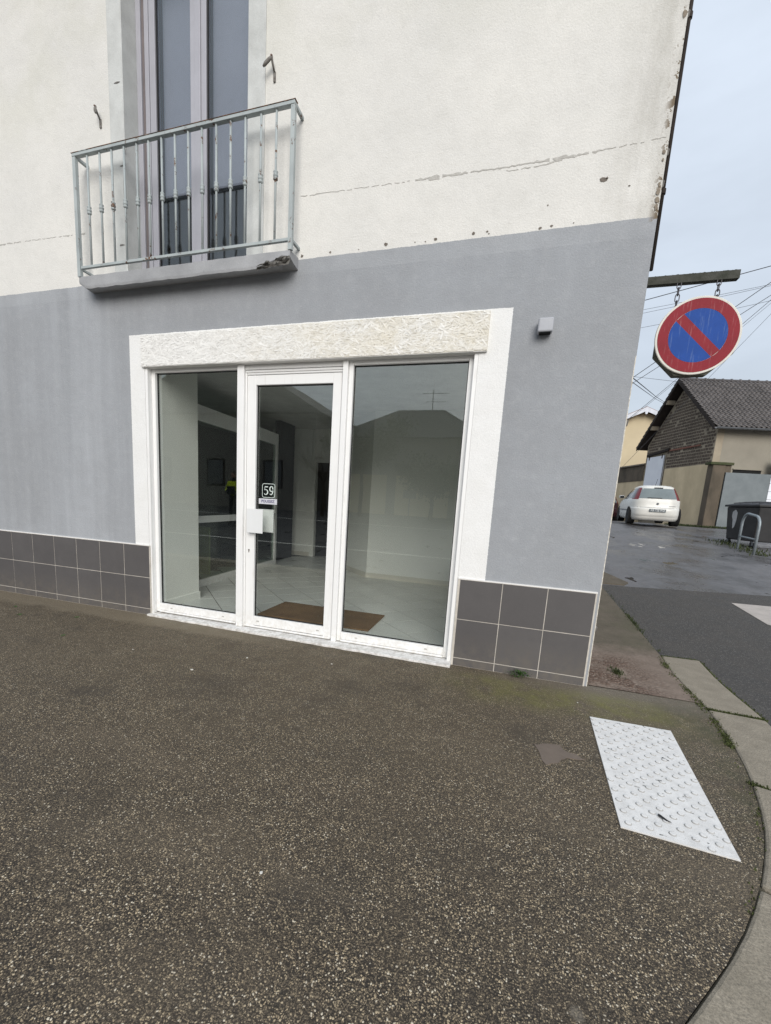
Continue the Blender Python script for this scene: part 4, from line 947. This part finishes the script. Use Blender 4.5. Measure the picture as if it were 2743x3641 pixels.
# pillar, gate, slot, white gate
pi_ = empty('gate_pillar', (.0, -.32, 0)); pi_.parent = gar
MB().box(-.16, .36, -.03, .31, -.5, 2.72).build('pillar_shaft', 'dirtywall', pi_, bevel=.015); MB().box(-.30, .66, -.08, .30, 2.725, 2.84).build('pillar_cap', 'mosscap', pi_, bevel=.02)
MB().box(.36, .62, .0, .31, 2.3, 2.72).build('pillar_arm', 'dirtywall', pi_, bevel=.01)
MB().box(.92, 2.10, -.004, .05, 2.44, 2.60).build('slot', 'black', ew); MB().box(.90, 2.12, -.05, -.001, 2.60, 2.64).build('slot_hood', 'beige', ew)
gtE = tag(empty('sheet_gate', tuple((gar.matrix_basis @ Vector((.38, -.38, 0))))), 'plain grey galvanised sheet metal gate beside the mossy garage pillar', 'gate'); gtE.rotation_euler = (0, 0, -AZ)
MB().box(0, 1.84, -.02, .01, .0, 2.42).build('sheet', 'gate', gtE, bevel=.004); MB().box(0, .04, .0105, .05, .0, 2.42).box(1.80, 1.84, .0105, .05, .0, 2.42).box(.041, 1.799, .0105, .05, 2.36, 2.42).build('gate_frame', 'zinc', gtE)
wg = tag(empty('white_gate', tuple((gar.matrix_basis @ Vector((2.27, -.34, 0))))), 'white boarded gate standing next to the grey sheet gate', 'gate'); wg.rotation_euler = (0, 0, -AZ)
for k in range(9): MB().box(0, 2.4, -.02, .01, .02+k*.34, .02+k*.34+.328).build('board', 'whitepanel', wg, bevel=.006)
# low boundary wall beyond the garage
lw = tag(empty('boundary_wall', tuple((gar.matrix_basis @ Vector((0, GW_+.01, 0))))), 'low stained ochre boundary wall with dark coping running on from the garage', 'wall'); lw.rotation_euler = (0, 0, -AZ)
MB().box(-.02, .25, 0, 14, -.6, 2.9).build('wall_body', 'ochre', lw); MB().box(-.04, .27, 0, 14, 2.3, 2.95).build('wall_top_band', 'dirtywall', lw); MB().prism([(-.12, 0, 3.16), (.35, 0, 3.16), (.30, 0, 3.22), (.1, 0, 3.28), (-.07, 0, 3.22)], (0, 14, 0)).box(-.03, .26, 0, 14, 2.951, 3.159).build('coping', 'dirtywall', lw)
# cream house far behind
ch_ = tag(empty('cream_house', (8.51, 34, .95)), 'cream rendered house gable with white eaves boards seen far behind the garage', 'house')
hz = 9.0-.95; MB().prism([(-3.6, 0, -1), (3.6, 0, -1), (3.6, 0, hz-1.75), (0, 0, hz-.12), (-3.6, 0, hz-1.75)], (0, 9, 0)).build('wall', 'cream', ch_)
m = MB()
for s in (-1, 1): m.prism([(0, -.5, hz-.05), (s*4.1, -.5, hz-1.92), (s*4.1, -.5, hz-1.75), (0, -.5, hz+.14)], (0, 10, 0))
m.build('roof', 'redroof', ch_)
for s in (-1, 1): MB().prism([(0, -.55, hz-.20), (s*4.1, -.55, hz-2.06), (s*4.1, -.55, hz-1.78), (0, -.55, hz+.10)], (0, .045, 0)).build('eaves_board', 'fascia', ch_)
MB().prism([(.0+.09*math.cos(a), -.60, hz-.30+.13*math.sin(a)) for a in [k*PI/6 for k in range(12)]], (0, .045, 0)).build('eaves_ornament', 'fascia', ch_)

# ------------------------------------------------------------------ cars
CZ = [(.18, .10, 3.84, .79, 5), (.28, .03, 3.97, .835, 5), (.42, .0, 4.02, .835, 5), (.58, .0, 4.03, .845, 4.6), (.64, .03, 4.01, .845, 4.6), (.72, .06, 3.93, .845, 4.6), (.84, .075, 3.62, .838, 4.6), (.93, .09, 3.22, .82, 4.4), (1.0, .115, 2.98, .785, 4.2), (1.10, .165, 2.76, .745, 4), (1.22, .24, 2.50, .69, 3.8), (1.34, .32, 2.22, .63, 3.6), (1.42, .37, 2.02, .575, 3.4), (1.465, .46, 1.86, .50, 3), (1.488, .70, 1.62, .36, 2.6), (1.492, .9, 1.45, .2, 2.4)]
def car_at(z):
    for a, b in zip(CZ, CZ[1:]):
        if a[0] <= z <= b[0]: t = (z-a[0])/(b[0]-a[0]); return [lerp(p, q, t) for p, q in zip(a, b)][1:]
def rear_pt(y, z, off=.005):
    xr, xf, hw, n = car_at(z); a = (xf-xr)/2; return ((xr+xf)/2-a*max(0, 1-abs(y/hw)**n)**(1/n)-off, y, z)
def side_pt(x, z, s, off=.004):
    xr, xf, hw, n = car_at(z); a = (xf-xr)/2; return (x, s*(hw*max(0, 1-abs((x-(xr+xf)/2)/a)**n)**(1/n)+off), z)
def make_car(name, label, paint, plate, grp):
    e = tag(empty(name), label, 'car', grp)
    m = MB(); n = 56
    for z, xr, xf, hw, ex in CZ:
        for k in range(n):
            t = 2*PI*k/n; c, s = math.cos(t), math.sin(t)
            m.v.append(((xr+xf)/2+(xf-xr)/2*math.copysign(abs(c)**(2/ex), c), hw*math.copysign(abs(s)**(2/ex), s), z))
    for r in range(len(CZ)-1): m.f += [(r*n+k, r*n+(k+1) % n, (r+1)*n+(k+1) % n, (r+1)*n+k) for k in range(n)]
    m.f += [tuple(range(n-1, -1, -1)), tuple((len(CZ)-1)*n+k for k in range(n))]
    body = m.build('body', paint, e, smooth=True)
    def rp(nm, mat, y0, y1, z0, z1, off=.006, nu=14, nv=8, y0t=None, y1t=None, par=None):
        y0t = y0 if y0t is None else y0t; y1t = y1 if y1t is None else y1t
        return MB().grid(lambda a, b: rear_pt(lerp(lerp(y0, y0t, b), lerp(y1, y1t, b), a), lerp(z0, z1, b), off), nu, nv).build(nm, mat, par or e, smooth=True)
    rw = rp('rear_window', 'carglass_painted_light', -.60, .60, .985, 1.36, .006, y0t=-.50, y1t=.50)
    rp('wiper', 'rubber', -.12, .34, 1.0, 1.022, .016, par=rw, nv=1); rp('brake_lamp', 'rubber', -.14, .14, 1.365, 1.40, .014, nv=1)
    for s in (-1, 1):
        rp('tail_lamp', 'tail', s*.610, s*.775, .945, 1.385, .010, 6, 8, s*.500, s*.600)
        rp('fog_lamp', 'tail', s*.40, s*.68, .385, .425, .012, 6, 2)
    rp('tailgate_seam', 'zinc', -.62, .62, .655, .664, .003, 12, 1)
    bp_ = MB().grid(lambda a, b: rear_pt(lerp(-.80, .80, a), [.34, .36, .44, .53, .60, .635, .645][int(round(b*6))], [.004, .018, .022, .02, .034, .034, .004][int(round(b*6))]), 24, 6).build('bumper', paint, e, smooth=True)
    pl_ = MB().grid(lambda a, b: rear_pt(lerp(-.27, .25, a), lerp(.50, .605, b), .05), 2, 1).build('number_plate', 'platedark', e, solid=.01)
    if plate: text('plate_lettering', plate, .105, 'platechar', pl_, (-.062, -.01, .553), (PI/2, 0, -PI/2), sx=.85, bold=.002)
    MB().tube([(rear_pt(0, .80, .004)), (rear_pt(0, .80, .014))], .042, 14).build('emblem', 'zinc', e)
    if plate: rp('model_script', 'zinc', -.58, -.36, .715, .733, .006, 6, 1)
    for s in (-1, 1):
        MB().grid(lambda a, b: side_pt(lerp(lerp(.42, .66, b), lerp(1.02, 1.05, b), a), lerp(.975, 1.36, b), s), 6, 6).build('side_window', 'carglass', e, smooth=True)
        MB().grid(lambda a, b: side_pt(lerp(lerp(1.10, 1.12, b), lerp(2.62, 2.02, b), a), lerp(.965, 1.36, b), s), 10, 6).build('side_window', 'carglass', e, smooth=True)
        MB().grid(lambda a, b: side_pt(lerp(.9, 2.75, a), lerp(.50, .545, b), s, .008), 10, 1).build('side_moulding', 'zinc', e, smooth=True)
        mi = MB().box(2.42, 2.62, s*.88-.09, s*.88+.09, .98, 1.10).build('mirror', paint, e, bevel=.03)
        MB().box(2.40, 2.419, s*.88-.07, s*.88+.07, .995, 1.085).build('mirror_glass', 'carglass', mi)
        for x in (.68, 3.19):
            MB().tube([(x, s*.60, .325), (x, s*.838, .325)], .335, 28).build('wheel_arch', 'black', e)
            wh = empty('wheel', (x, s*.722, .30)); wh.parent = e
            MB().tube([(0, -.1, 0), (0, -.09, 0), (0, .085, 0), (0, .1, 0)], [.27, .30, .30, .27], 28).build('tyre', 'tyre', wh, smooth=True)
            MB().tube([(0, s*.101, 0), (0, s*.106, 0)], [.20, .17], 20).build('rim', 'rim', wh)
    MB().tube([(.85, .03, 1.485), (.62, .03, 1.72)], .006, 6).build('aerial', 'rubber', e)
    MB().box(.35, 3.6, -.6, .6, .17, .30).build('underbody', 'black', e)
    return e
def copy_tree(o, parent=None):
    c = o.copy(); COL.objects.link(c); c.parent = parent
    for ch in list(o.children): copy_tree(ch, c)
    return c
car = make_car('parked_car', 'white parked hatchback seen from behind next to the ochre garage wall', 'carwhite', 'AR 728 WZ', 'cars parked along the alley')
HD = math.radians(90-6); SLP = math.atan(.02)
car.location = (4.70, 14.95, .985); car.rotation_euler = (0, -SLP, HD)
car2 = make_car('parked_car', 'dark red car parked ahead of the white hatchback, mostly hidden behind the corner building', 'carred', None, 'cars parked along the alley')
car2.location = (4.72, 23.4, .975); car2.rotation_euler = (0, 0, math.radians(93))

# ------------------------------------------------------------------ wheeled bin, hoop
bn = tag(empty('wheeled_bin', (5.62, 10.30, A(5, 10.7)-.04), math.radians(7)), 'large dark grey wheeled rubbish bin with a torn white label, behind the steel hoop', 'bin')
def tap(m, x0, x1, y0, y1, z0, z1, k):
    i = len(m.v); m.v += [(lerp(x0, x1, .5)+(x-.5)*(x1-x0)*q, lerp(y0, y1, .5)+(y-.5)*(y1-y0)*q, z) for z, q in ((z0, k), (z1, 1)) for y in (0, 1) for x in (0, 1)]
    m.f += [tuple(i+j for j in q) for q in ((0, 2, 3, 1), (4, 5, 7, 6), (0, 1, 5, 4), (2, 6, 7, 3), (0, 4, 6, 2), (1, 3, 7, 5))]; return m
tap(MB(), 0, .78, 0, 1.24, .19, 1.05, .86).build('bin_body', 'bin', bn, bevel=.025)
MB().box(-.04, .82, -.04, 1.28, 1.055, 1.105).build('bin_collar', 'bin', bn, bevel=.012)
ld = MB().grid(lambda a, b: (lerp(-.03, .81, a), lerp(-.02, 1.26, b), 1.11+.075*math.sin(PI*a)**.6*math.sin(PI*b)**.4), 10, 12).build('bin_lid', 'binlid', bn, smooth=True, solid=.01)
for k in range(5): MB().tube([(lerp(.05, .73, t), .15+k*.23, 1.125+.075*math.sin(PI*max(.02, min(.98, (lerp(.05, .73, t)+.03)/.84)))**.6*math.sin(PI*(.17+k*.23)/1.28)**.4) for t in (0, .2, .4, .6, .8, 1)], .012, 6).build('lid_rib', 'binlid', ld)
for x in (.10, .68):
    for y in (.14, 1.10):
        wh = empty('wheel', (x, y, .09)); wh.parent = bn
        MB().tube([(-.022, 0, 0), (.022, 0, 0)], .09, 18).build('tyre', 'tyre', wh); MB().box(-.03, .03, -.03, .03, .0, .14).build('fork', 'zinc', wh)
m = MB(); rnd = random.Random(4); pl_ = [(.95, .72), (.99, .80), (.97, .92), (.86, .98), (.78, .90), (.80, .70), (.86, .52), (.93, .48)]
m.quad(*[(-.004-.055*(1.05-z)/.86*-1+.0, y, z) for y, z in pl_]); m.build('torn_label', 'paper', bn)
bn.scale = (1.08, 1.08, 1.06)
hp = tag(empty('steel_hoop', (5.17, 9.2, A(5, 9.2))), 'galvanised tubular steel hoop barrier with a cross bar in front of the bin', 'barrier')
n0 = Vector((0, 0)); n1 = Vector((.03, .86)); H_ = .93
path = [(0, 0, -.1), (0, 0, H_-.30)]+[(n1.x*.5-n1.x*.5*math.cos(a), n1.y*.5-n1.y*.5*math.cos(a), H_-.30+.30*math.sin(a)) for a in [k*PI/12 for k in range(1, 12)]]
path = [(0, 0, -.1), (0, 0, H_-.25)]
for a in [k*PI/16 for k in range(1, 8)]: path.append((0+n1.x*.28*(1-math.cos(a)), n1.y*.28*(1-math.cos(a)), H_-.25+.25*math.sin(a)))
for a in [k*PI/16 for k in range(8, -1, -1)]: path.append((n1.x*(1-.28*(1-math.cos(a))), n1.y*(1-.28*(1-math.cos(a))), H_-.25+.25*math.sin(a)+.05))
path.append((n1.x, n1.y, -.05)); MB().tube(path, .030, 12).build('hoop_tube', 'galv', hp, smooth=True)
MB().tube([(0, .028, .36), (n1.x, n1.y-.028, .40)], .022, 10).build('cross_bar', 'galv', hp, smooth=True)

# ------------------------------------------------------------------ road marking, litter
tag(MB().quad(*[(x, y, A(x, y)+.004) for x, y in ((2.456, 3.70), (2.95, 3.74), (4.3, 3.9), (4.3, 2.5), (3.2, 2.2), (2.36, 2.62), (2.43, 3.2))][:0] or [(x, y, A(x, y)+.004) for x, y in ((2.456, 3.689), (4.5, 3.80), (4.5, 2.1), (2.46, 2.73), (2.44, 2.76))]).build('road_marking', 'paint'), 'worn pale painted road marking on the dark asphalt at the alley mouth', 'road marking')
for i, (x, y, r) in enumerate(((-2.85, -1.0, .012), (-2.62, -.62, .010), (-3.55, -.86, .006), (-1.45, -2.35, .008), (.42, -1.78, .010), (.33, -1.92, .009), (-1.95, -.44, .008), (-.12, -.35, .007))):
    rnd = random.Random(i); m = MB(); n = 7
    ring = [(r*rnd.uniform(.6, 1.2)*math.cos(2*PI*k/n), r*rnd.uniform(.5, 1.1)*math.sin(2*PI*k/n), 0) for k in range(n)]
    m.prism(ring, (0, 0, r*.5)); o = m.build('pebble', 'litter', bevel=r*.15); o.location = (x, y, .001); tag(o, 'small white pebble lying on the dark speckled pavement', 'pebble', 'white pebbles on the pavement')

# ------------------------------------------------------------------ moss, weeds, grass
def blades(name, spots, mat, hmin, hmax, wd, label, cat, seed, lean=.5):
    rnd = random.Random(seed); m = MB()
    for x, y, z in spots:
        h = rnd.uniform(hmin, hmax); a = rnd.random()*2*PI; l = lean*h*rnd.random(); b = rnd.random()*2*PI; w_ = wd*rnd.uniform(.6, 1.4)
        p0 = Vector((x, y, z)); ax = Vector((math.cos(b), math.sin(b), 0))*w_; tp_ = p0+Vector((math.cos(a)*l, math.sin(a)*l, h)); md = p0.lerp(tp_, .5)+Vector((0, 0, h*.12))
        m.quad(p0-ax, p0+ax, md+ax*.8, md-ax*.8); m.quad(md-ax*.8, md+ax*.8, tp_)
    o = m.build(name, mat, recalc=False); tag(o, label, cat, kind='stuff'); return o
rnd = random.Random(77); sp = []
for k in range(3000):
    y = rnd.choice((rnd.uniform(-.62, 1.1), rnd.uniform(-.62, .9), rnd.uniform(-1.9, 1.1)))
    dens = .5+.5*math.sin(y*9)+.4*math.sin(y*23+1)
    if rnd.random() > max(.10, dens*(.85 if y > -.65 else .40)): continue
    sp.append((kin_x(y)+rnd.gauss(-.012, .017), y, -.004))
for k in range(900): t = rnd.random(); a = at_len(joints[1], KIN).lerp(at_len(joints[1], KO), t); sp.append((a.x+rnd.gauss(0, .008), a.y+rnd.gauss(0, .011), -.006))
for k in range(160): t = rnd.random()**2*.5; a = at_len(joints[2], KIN).lerp(at_len(joints[2], KO), t); sp.append((a.x+rnd.gauss(0, .010), a.y+rnd.gauss(0, .012), -.004))
for k in range(500): a = Vector(KIN[0]).lerp(Vector(KO[0]), rnd.random()); sp.append((a.x, a.y+.01+rnd.gauss(0, .012), A(1, 1.14)))
for k in range(500): t = rnd.random(); a = at_len(joints[1]*t, KO); sp.append((a.x+abs(rnd.gauss(0, .012)), a.y, A(1, a.y)))
blades('moss', sp, 'moss', .006, .020, .004, 'green moss growing along the kerb joints', 'moss', 1, .9)
sp = [(.838+rnd.gauss(.015, .02), y, A(1, y)) for y in [rnd.uniform(1.2, 3.6) for _ in range(1600)] if rnd.random() < max(.12, math.sin(y*3.3+.8))]
for k in range(140): sp.append((.30+rnd.gauss(0, .025), .43+rnd.gauss(0, .05), .004))
blades('moss', sp, 'grass', .012, .035, .003, 'thin grass and moss along the edge of the concrete strip beside the house', 'moss', 2, .9)
wd = tag(empty('weed', (-.50, -.018, 0)), 'small leafy green weed growing at the foot of the dark wall tiles', 'weed'); rnd = random.Random(55)
m = MB()
for k in range(150):
    a = rnd.uniform(0, 2*PI); e = rnd.uniform(.15, 1.25); L = rnd.uniform(.025, .075); d = Vector((math.cos(a)*math.cos(e), -abs(math.sin(a))*math.cos(e)*.8, math.sin(e))); p = Vector((rnd.gauss(0, .022), rnd.uniform(-.02, .0), .0))+d*L
    s = d.cross(Vector((0, 0, 1))).normalized()*rnd.uniform(.004, .008); t = d*rnd.uniform(.010, .018)+Vector((0, 0, rnd.uniform(-.006, .004)))
    m.quad(p-t*.6, p+s, p+t, p-s)
m.build('leaves', 'weed', wd, recalc=False)
MB().tube([(0, -.005, -.005), (.004, -.012, .03), (.01, -.02, .055)], .0025, 6).build('stem', 'weed', wd)
rnd = random.Random(66); sp = []
gm = gar.matrix_basis
for k in range(2600):
    x = rnd.uniform(-.3, 2.4); y = rnd.uniform(-1.1, -.40)*(1 if x > .4 else .55)+(.0); q = gm @ Vector((x, y, 0)); sp.append((q.x, q.y, A(0, q.y)-.01))
for k in range(900): q = gm @ Vector((-.10-rnd.random()**2*.4, rnd.uniform(-.2, 1.8), 0)); sp.append((q.x, q.y, A(0, q.y)-.01))
for k in range(380): y = rnd.uniform(9.0, 11.8); sp.append((5.22+.05*(y-9)+rnd.gauss(.12, .17), y, A(0, y)-.01))
blades('grass', sp, 'grass', .03, .12, .010, 'short scruffy grass along the garage wall and under the bin', 'grass', 3, .8)
for i, (x, y) in enumerate(((-5.6, -.42), (-5.28, -.60), (-4.75, -.42), (-4.35, -.86))):
    m = MB(); rnd = random.Random(90+i)
    for k in range(7): a = rnd.uniform(-.6, .6); L = rnd.uniform(.015, .04); m.quad((0, 0, .002), (L*math.cos(a), L*math.sin(a)-.004, .006), (L*1.4*math.cos(a), L*1.4*math.sin(a), .003), (L*math.cos(a), L*math.sin(a)+.005, .008))
    o = m.build('leaf_scrap', 'weed', recalc=False); o.location = (x, y, .001); tag(o, 'tiny pale green leaf scrap on the pavement below the tiled wall', 'leaf', 'leaf scraps on the pavement')

# ------------------------------------------------------------------ overhead wires and pole
po = tag(empty('utility_pole', (7.1, 12.0, A(6, 12))), 'concrete utility pole with cross arms carrying the alley wires', 'pole')
MB().tube([(0, 0, -.5), (0, 0, 8.6)], [.16, .10], 12).build('mast', 'pole', po, smooth=True); MB().box(-.6, .6, -.05, .05, 7.0, 7.1).build('cross_arm', 'zinc', po)
WL = 'thin dark overhead wire crossing the sky behind the hanging sign'
def wire(p0, p1, r, sag=.04, lab=None):
    (x0, z0), (x1, z1) = p0, p1
    k = (z1-z0)/(x1-x0); xa = 0.0; xb = 7.05; za = z0+k*(xa-x0); zb = z1+k*(xb-x1)
    pts = [(lerp(xa, xb, t), 12.0, lerp(za, zb, t)-sag*4*t*(1-t)) for t in [q/16 for q in range(17)]]
    m = MB().tube(pts, r*.72, 6); o = m.build('overhead_wire', 'wire', smooth=True); tag(o, lab or WL, 'wire', 'overhead wires above the alley')
wire((2.671, 7.60), (5.547, 8.23), .014, .0, 'thickest overhead wire, passing just below the end of the sign bracket'); wire((2.70, 7.38), (5.62, 7.79), .006); wire((2.713, 7.288), (5.627, 7.756), .006); wire((2.763, 6.95), (5.62, 7.40), .006, .1)
wire((2.95, 5.70), (5.594, 7.80), .013, .0, 'thick steep overhead cable rising from the house corner behind the hanging sign'); wire((2.97, 5.52), (5.605, 7.44), .011, .0); wire((3.284, 4.958), (5.663, 7.40), .010, .1); wire((3.284, 4.90), (5.70, 7.34), .006, .1); wire((5.135, 6.153), (5.756, 7.01), .006, .0)
wire((2.983, 5.412), (3.657, 5.31), .006, .0, 'thin overhead wire sloping down from the house corner towards the garage ridge'); 
for dz, r in ((0, .008), (-.07, .006)):
    a_ = Vector((1.363, 6, 3.80+dz)); b_ = Vector((6.314, 22, 6.92+dz)); d_ = (b_-a_)/(b_.x-a_.x)
    a_ = a_-d_*a_.x*.0 if False else a_
    tag(MB().tube([a_-d_*(a_.x-.02), a_, a_.lerp(b_, .5)-Vector((0, 0, .03)), b_], r, 6).build('overhead_wire', 'wire', smooth=True), 'dark service wire running from the house side wall down to the garage roof edge', 'wire', 'service wires to the garage')

# ------------------------------------------------------------------ the far side of the street (mirrored in the shop glass)
def house(name, label, x0, x1, y0, y1, z0, ze, zr, hip, gable_front):
    e = tag(empty(name, ((x0+x1)/2, (y0+y1)/2, z0)), label, 'house'); cx, cy = (x0+x1)/2, (y0+y1)/2
    W_, D_ = (x1-x0)/2, (y1-y0)/2; he, hr = ze-z0, zr-z0
    MB().box(-W_, W_, -D_, D_, -.8, he).build('wall', 'housewall', e)
    o = .35; b = [(-W_-o, -D_-o, he), (W_+o, -D_-o, he), (W_+o, D_+o, he), (-W_-o, D_+o, he)]
    m = MB()
    if gable_front: r0_, r1_ = (0, -D_-o, hr), (0, D_+o, hr); m.quad(b[0], r0_, r1_, b[3]); m.quad(b[1], b[2], r1_, r0_); m.quad(b[0], b[1], r0_); m.quad(b[2], b[3], r1_)
    else: r0_, r1_ = (-W_+hip, 0, hr), (W_-hip, 0, hr); m.quad(b[0], b[1], r1_, r0_); m.quad(b[2], b[3], r0_, r1_); m.quad(b[1], b[2], r1_); m.quad(b[3], b[0], r0_)
    m.quad(*[(p[0], p[1], p[2]-.02) for p in b]); m.build('roof', 'oproof', e)
    for k in range(3):
        wx = lerp(-W_*.6, W_*.6, k/2); f = MB().box(wx-.5, wx+.5, D_-.02, D_+.03, 1.0, 2.3).build('window', 'darkwood', e); MB().box(wx-.42, wx+.42, D_+.031, D_+.045, 1.08, 2.22).build('pane', 'carglass', f)
    return e
hA = house('opposite_house', 'hip roofed house across the street with a roof aerial, mirrored in the shop glass', -9.3, -2.0, -25, -18, O(-18), 4.5, 6.55, 2.35, False)
an = MB().tube([(.6, 0, 5.2), (.6, 0, 6.7)], .025, 6); an.tube([(.0, 0, 6.5), (1.5, 0, 6.5)], .015, 5); an.tube([(.2, 0, 6.05), (1.3, 0, 6.05)], .015, 5); an.build('roof_aerial', 'zinc', hA)
house('opposite_house', 'steep gabled house across the street, mirrored in the glass of the shop door', -19.5, -9.0, -24, -14.5, O(-14), 5.0, 8.2, 0, True)
ow = tag(empty('street_wall', (-6, -15.5, O(-15.5))), 'pale garden wall with pillars across the street', 'wall')
MB().box(-2.6, 9, -.1, .1, -.6, 1.75).build('wall_body', 'cream', ow)
for x in (-2.7, .2, 3.0, 6.0): MB().box(x, x+.4, -.2, .2, -.6, 1.95).build('pillar', 'housewall', ow)
def tree(x, y, h, r, leaves, label, name='street_tree', seed=1):
    rnd = random.Random(seed); e = tag(empty(name, (x, y, O(y))), label, 'tree'); m = MB()
    m.tube([(0, 0, -.3), (.05, 0, h*.3), (.0, .05, h*.55)], [.10, .075, .055], 8); tips = []
    for k in range(16):
        a = rnd.random()*2*PI; z0 = h*rnd.uniform(.38, .58); L = r*rnd.uniform(.7, 1.2); up_ = rnd.uniform(.3, 1.3)
        p0 = Vector((0, .03, z0)); p1 = p0+Vector((math.cos(a)*L*.5, math.sin(a)*L*.5, L*.5*up_)); p2 = p1+Vector((math.cos(a+rnd.uniform(-.6, .6))*L*.5, math.sin(a)*L*.5, L*.5*up_)); m.tube([p0, p1, p2], [.03, .018, .006], 5); tips += [p1, p2]
        for q in range(3): p3 = p1.lerp(p2, rnd.random())+Vector((rnd.gauss(0, .3), rnd.gauss(0, .3), rnd.uniform(.1, .4))); m.tube([p1, p3], [.010, .003], 4); tips.append(p3)
    m.build('trunk', 'bark', e, smooth=True)
    if leaves:
        c = MB()
        for k in range(leaves):
            p = rnd.choice(tips)+Vector((rnd.gauss(0, .22), rnd.gauss(0, .22), rnd.gauss(0, .18))); a = Vector((rnd.gauss(0, 1), rnd.gauss(0, 1), rnd.gauss(0, 1))).normalized()*.07; b = a.orthogonal().normalized()*.04
            c.quad(p-a, p+b, p+a, p-b)
        c.build('crown', 'foliage', e, recalc=False)
    return e
tree(-6.6, -14.0, 4.0, 1.3, 3200, 'small leafy tree on the far side of the street', seed=3)
tree(-8.0, -13.2, 3.2, 1.2, 0, 'small bare winter tree on the far side of the street', seed=8)
tree(-3.6, -14.4, 2.1, 1.0, 2600, 'round green bush against the pale garden wall', 'garden_bush', seed=12)
ss = tag(empty('street_sign', (-4.5, -14.3, O(-14.3))), 'small rectangular street sign on a thin post across the street', 'sign')
MB().tube([(0, 0, -.3), (0, 0, 1.2)], .025, 8).build('post', 'zinc', ss); MB().box(-.28, .28, .03, .045, .85, 1.2).build('plate', 'housewall', ss)
for y, wdt in ((-6.6, .12), (-11.5, .12)):
    tag(MB().grid(lambda a, b: (lerp(-40, 40, a), y-wdt*b+.012*lerp(-40, 40, a), O(y-wdt*b+.012*lerp(-40, 40, a))+.003), 40, 1).build('road_line', 'litter'), 'long white line painted along the street, the ' + ('nearer' if y > -8 else 'farther') + ' one from the shop', 'road marking')
# a passer-by in a hi-vis jacket on the far pavement
pe = tag(empty('person', (-9.6, -9.2, O(-9.2)), 0), 'person in a yellow hi-vis jacket and dark trousers standing across the street', 'person')
def skin(name, verts, edges, rad, mat, parent):
    me = bpy.data.meshes.new(name); me.from_pydata(verts, edges, []); o = bpy.data.objects.new(name, me); COL.objects.link(o); o.parent = parent; me.materials.append(MT[mat])
    md = o.modifiers.new('skin', 'SKIN'); md.use_smooth_shade = True
    for i, r in enumerate(rad): me.skin_vertices[0].data[i].radius = r
    me.skin_vertices[0].data[0].use_root = True
    sb = o.modifiers.new('sub', 'SUBSURF'); sb.levels = 1; sb.render_levels = 2; return o
bd = skin('body', [(0, 0, .95), (0, 0, 1.15), (0, 0, 1.38), (0, .01, 1.50), (0, .02, 1.58), (0, .03, 1.70), (.10, 0, .90), (.11, .02, .50), (.11, 0, .08), (.11, .14, .04), (-.10, 0, .90), (-.11, .02, .50), (-.11, 0, .08), (-.11, .14, .04), (.19, 0, 1.42), (.26, .03, 1.16), (.16, .22, 1.12), (-.19, 0, 1.42), (-.26, .03, 1.16), (-.16, .22, 1.12)],
     [(0, 1), (1, 2), (2, 3), (3, 4), (4, 5), (0, 6), (6, 7), (7, 8), (8, 9), (0, 10), (10, 11), (11, 12), (12, 13), (2, 14), (14, 15), (15, 16), (2, 17), (17, 18), (18, 19)],
     [(.16, .11), (.15, .10), (.17, .11), (.06, .06), (.055, .055), (.085, .10), (.09, .09), (.065, .065), (.045, .045), (.04, .03), (.09, .09), (.065, .065), (.045, .045), (.04, .03), (.06, .06), (.05, .05), (.038, .038), (.06, .06), (.05, .05), (.038, .038)], 'darkcloth', pe)
skin('jacket', [(0, 0, .92), (0, 0, 1.15), (0, 0, 1.38), (0, .0, 1.47), (.19, 0, 1.42), (.26, .03, 1.16), (.17, .20, 1.125), (-.19, 0, 1.42), (-.26, .03, 1.16), (-.17, .20, 1.125)], [(0, 1), (1, 2), (2, 3), (2, 4), (4, 5), (5, 6), (2, 7), (7, 8), (8, 9)], [(.185, .135), (.175, .125), (.19, .13), (.08, .08), (.078, .078), (.066, .066), (.052, .052), (.078, .078), (.066, .066), (.052, .052)], 'hiviz', pe)
hd_ = MB(); hd_.grid(lambda a, b: (.082*math.cos(2*PI*a)*math.sin(PI*b), .03+.100*math.sin(2*PI*a)*math.sin(PI*b), 1.685-.125*math.cos(PI*b)), 20, 14); hd_.prism([(-.012, .125, 1.66), (.012, .125, 1.66), (0, .130, 1.71)], (0, .02, -.005)); hd_.build('face', 'skin', pe, smooth=True)
MB().grid(lambda a, b: (.090*math.cos(2*PI*a)*math.sin(PI*.5*b), .018+.106*math.sin(2*PI*a)*math.sin(PI*.5*b), 1.70+.125*math.cos(PI*.5*b)), 20, 8).build('hair', 'bark', pe, smooth=True)
bg_ = MB().box(-.15, .15, .135, .22, 1.02, 1.30).build('dark_bag', 'darkcloth', pe, bevel=.02)
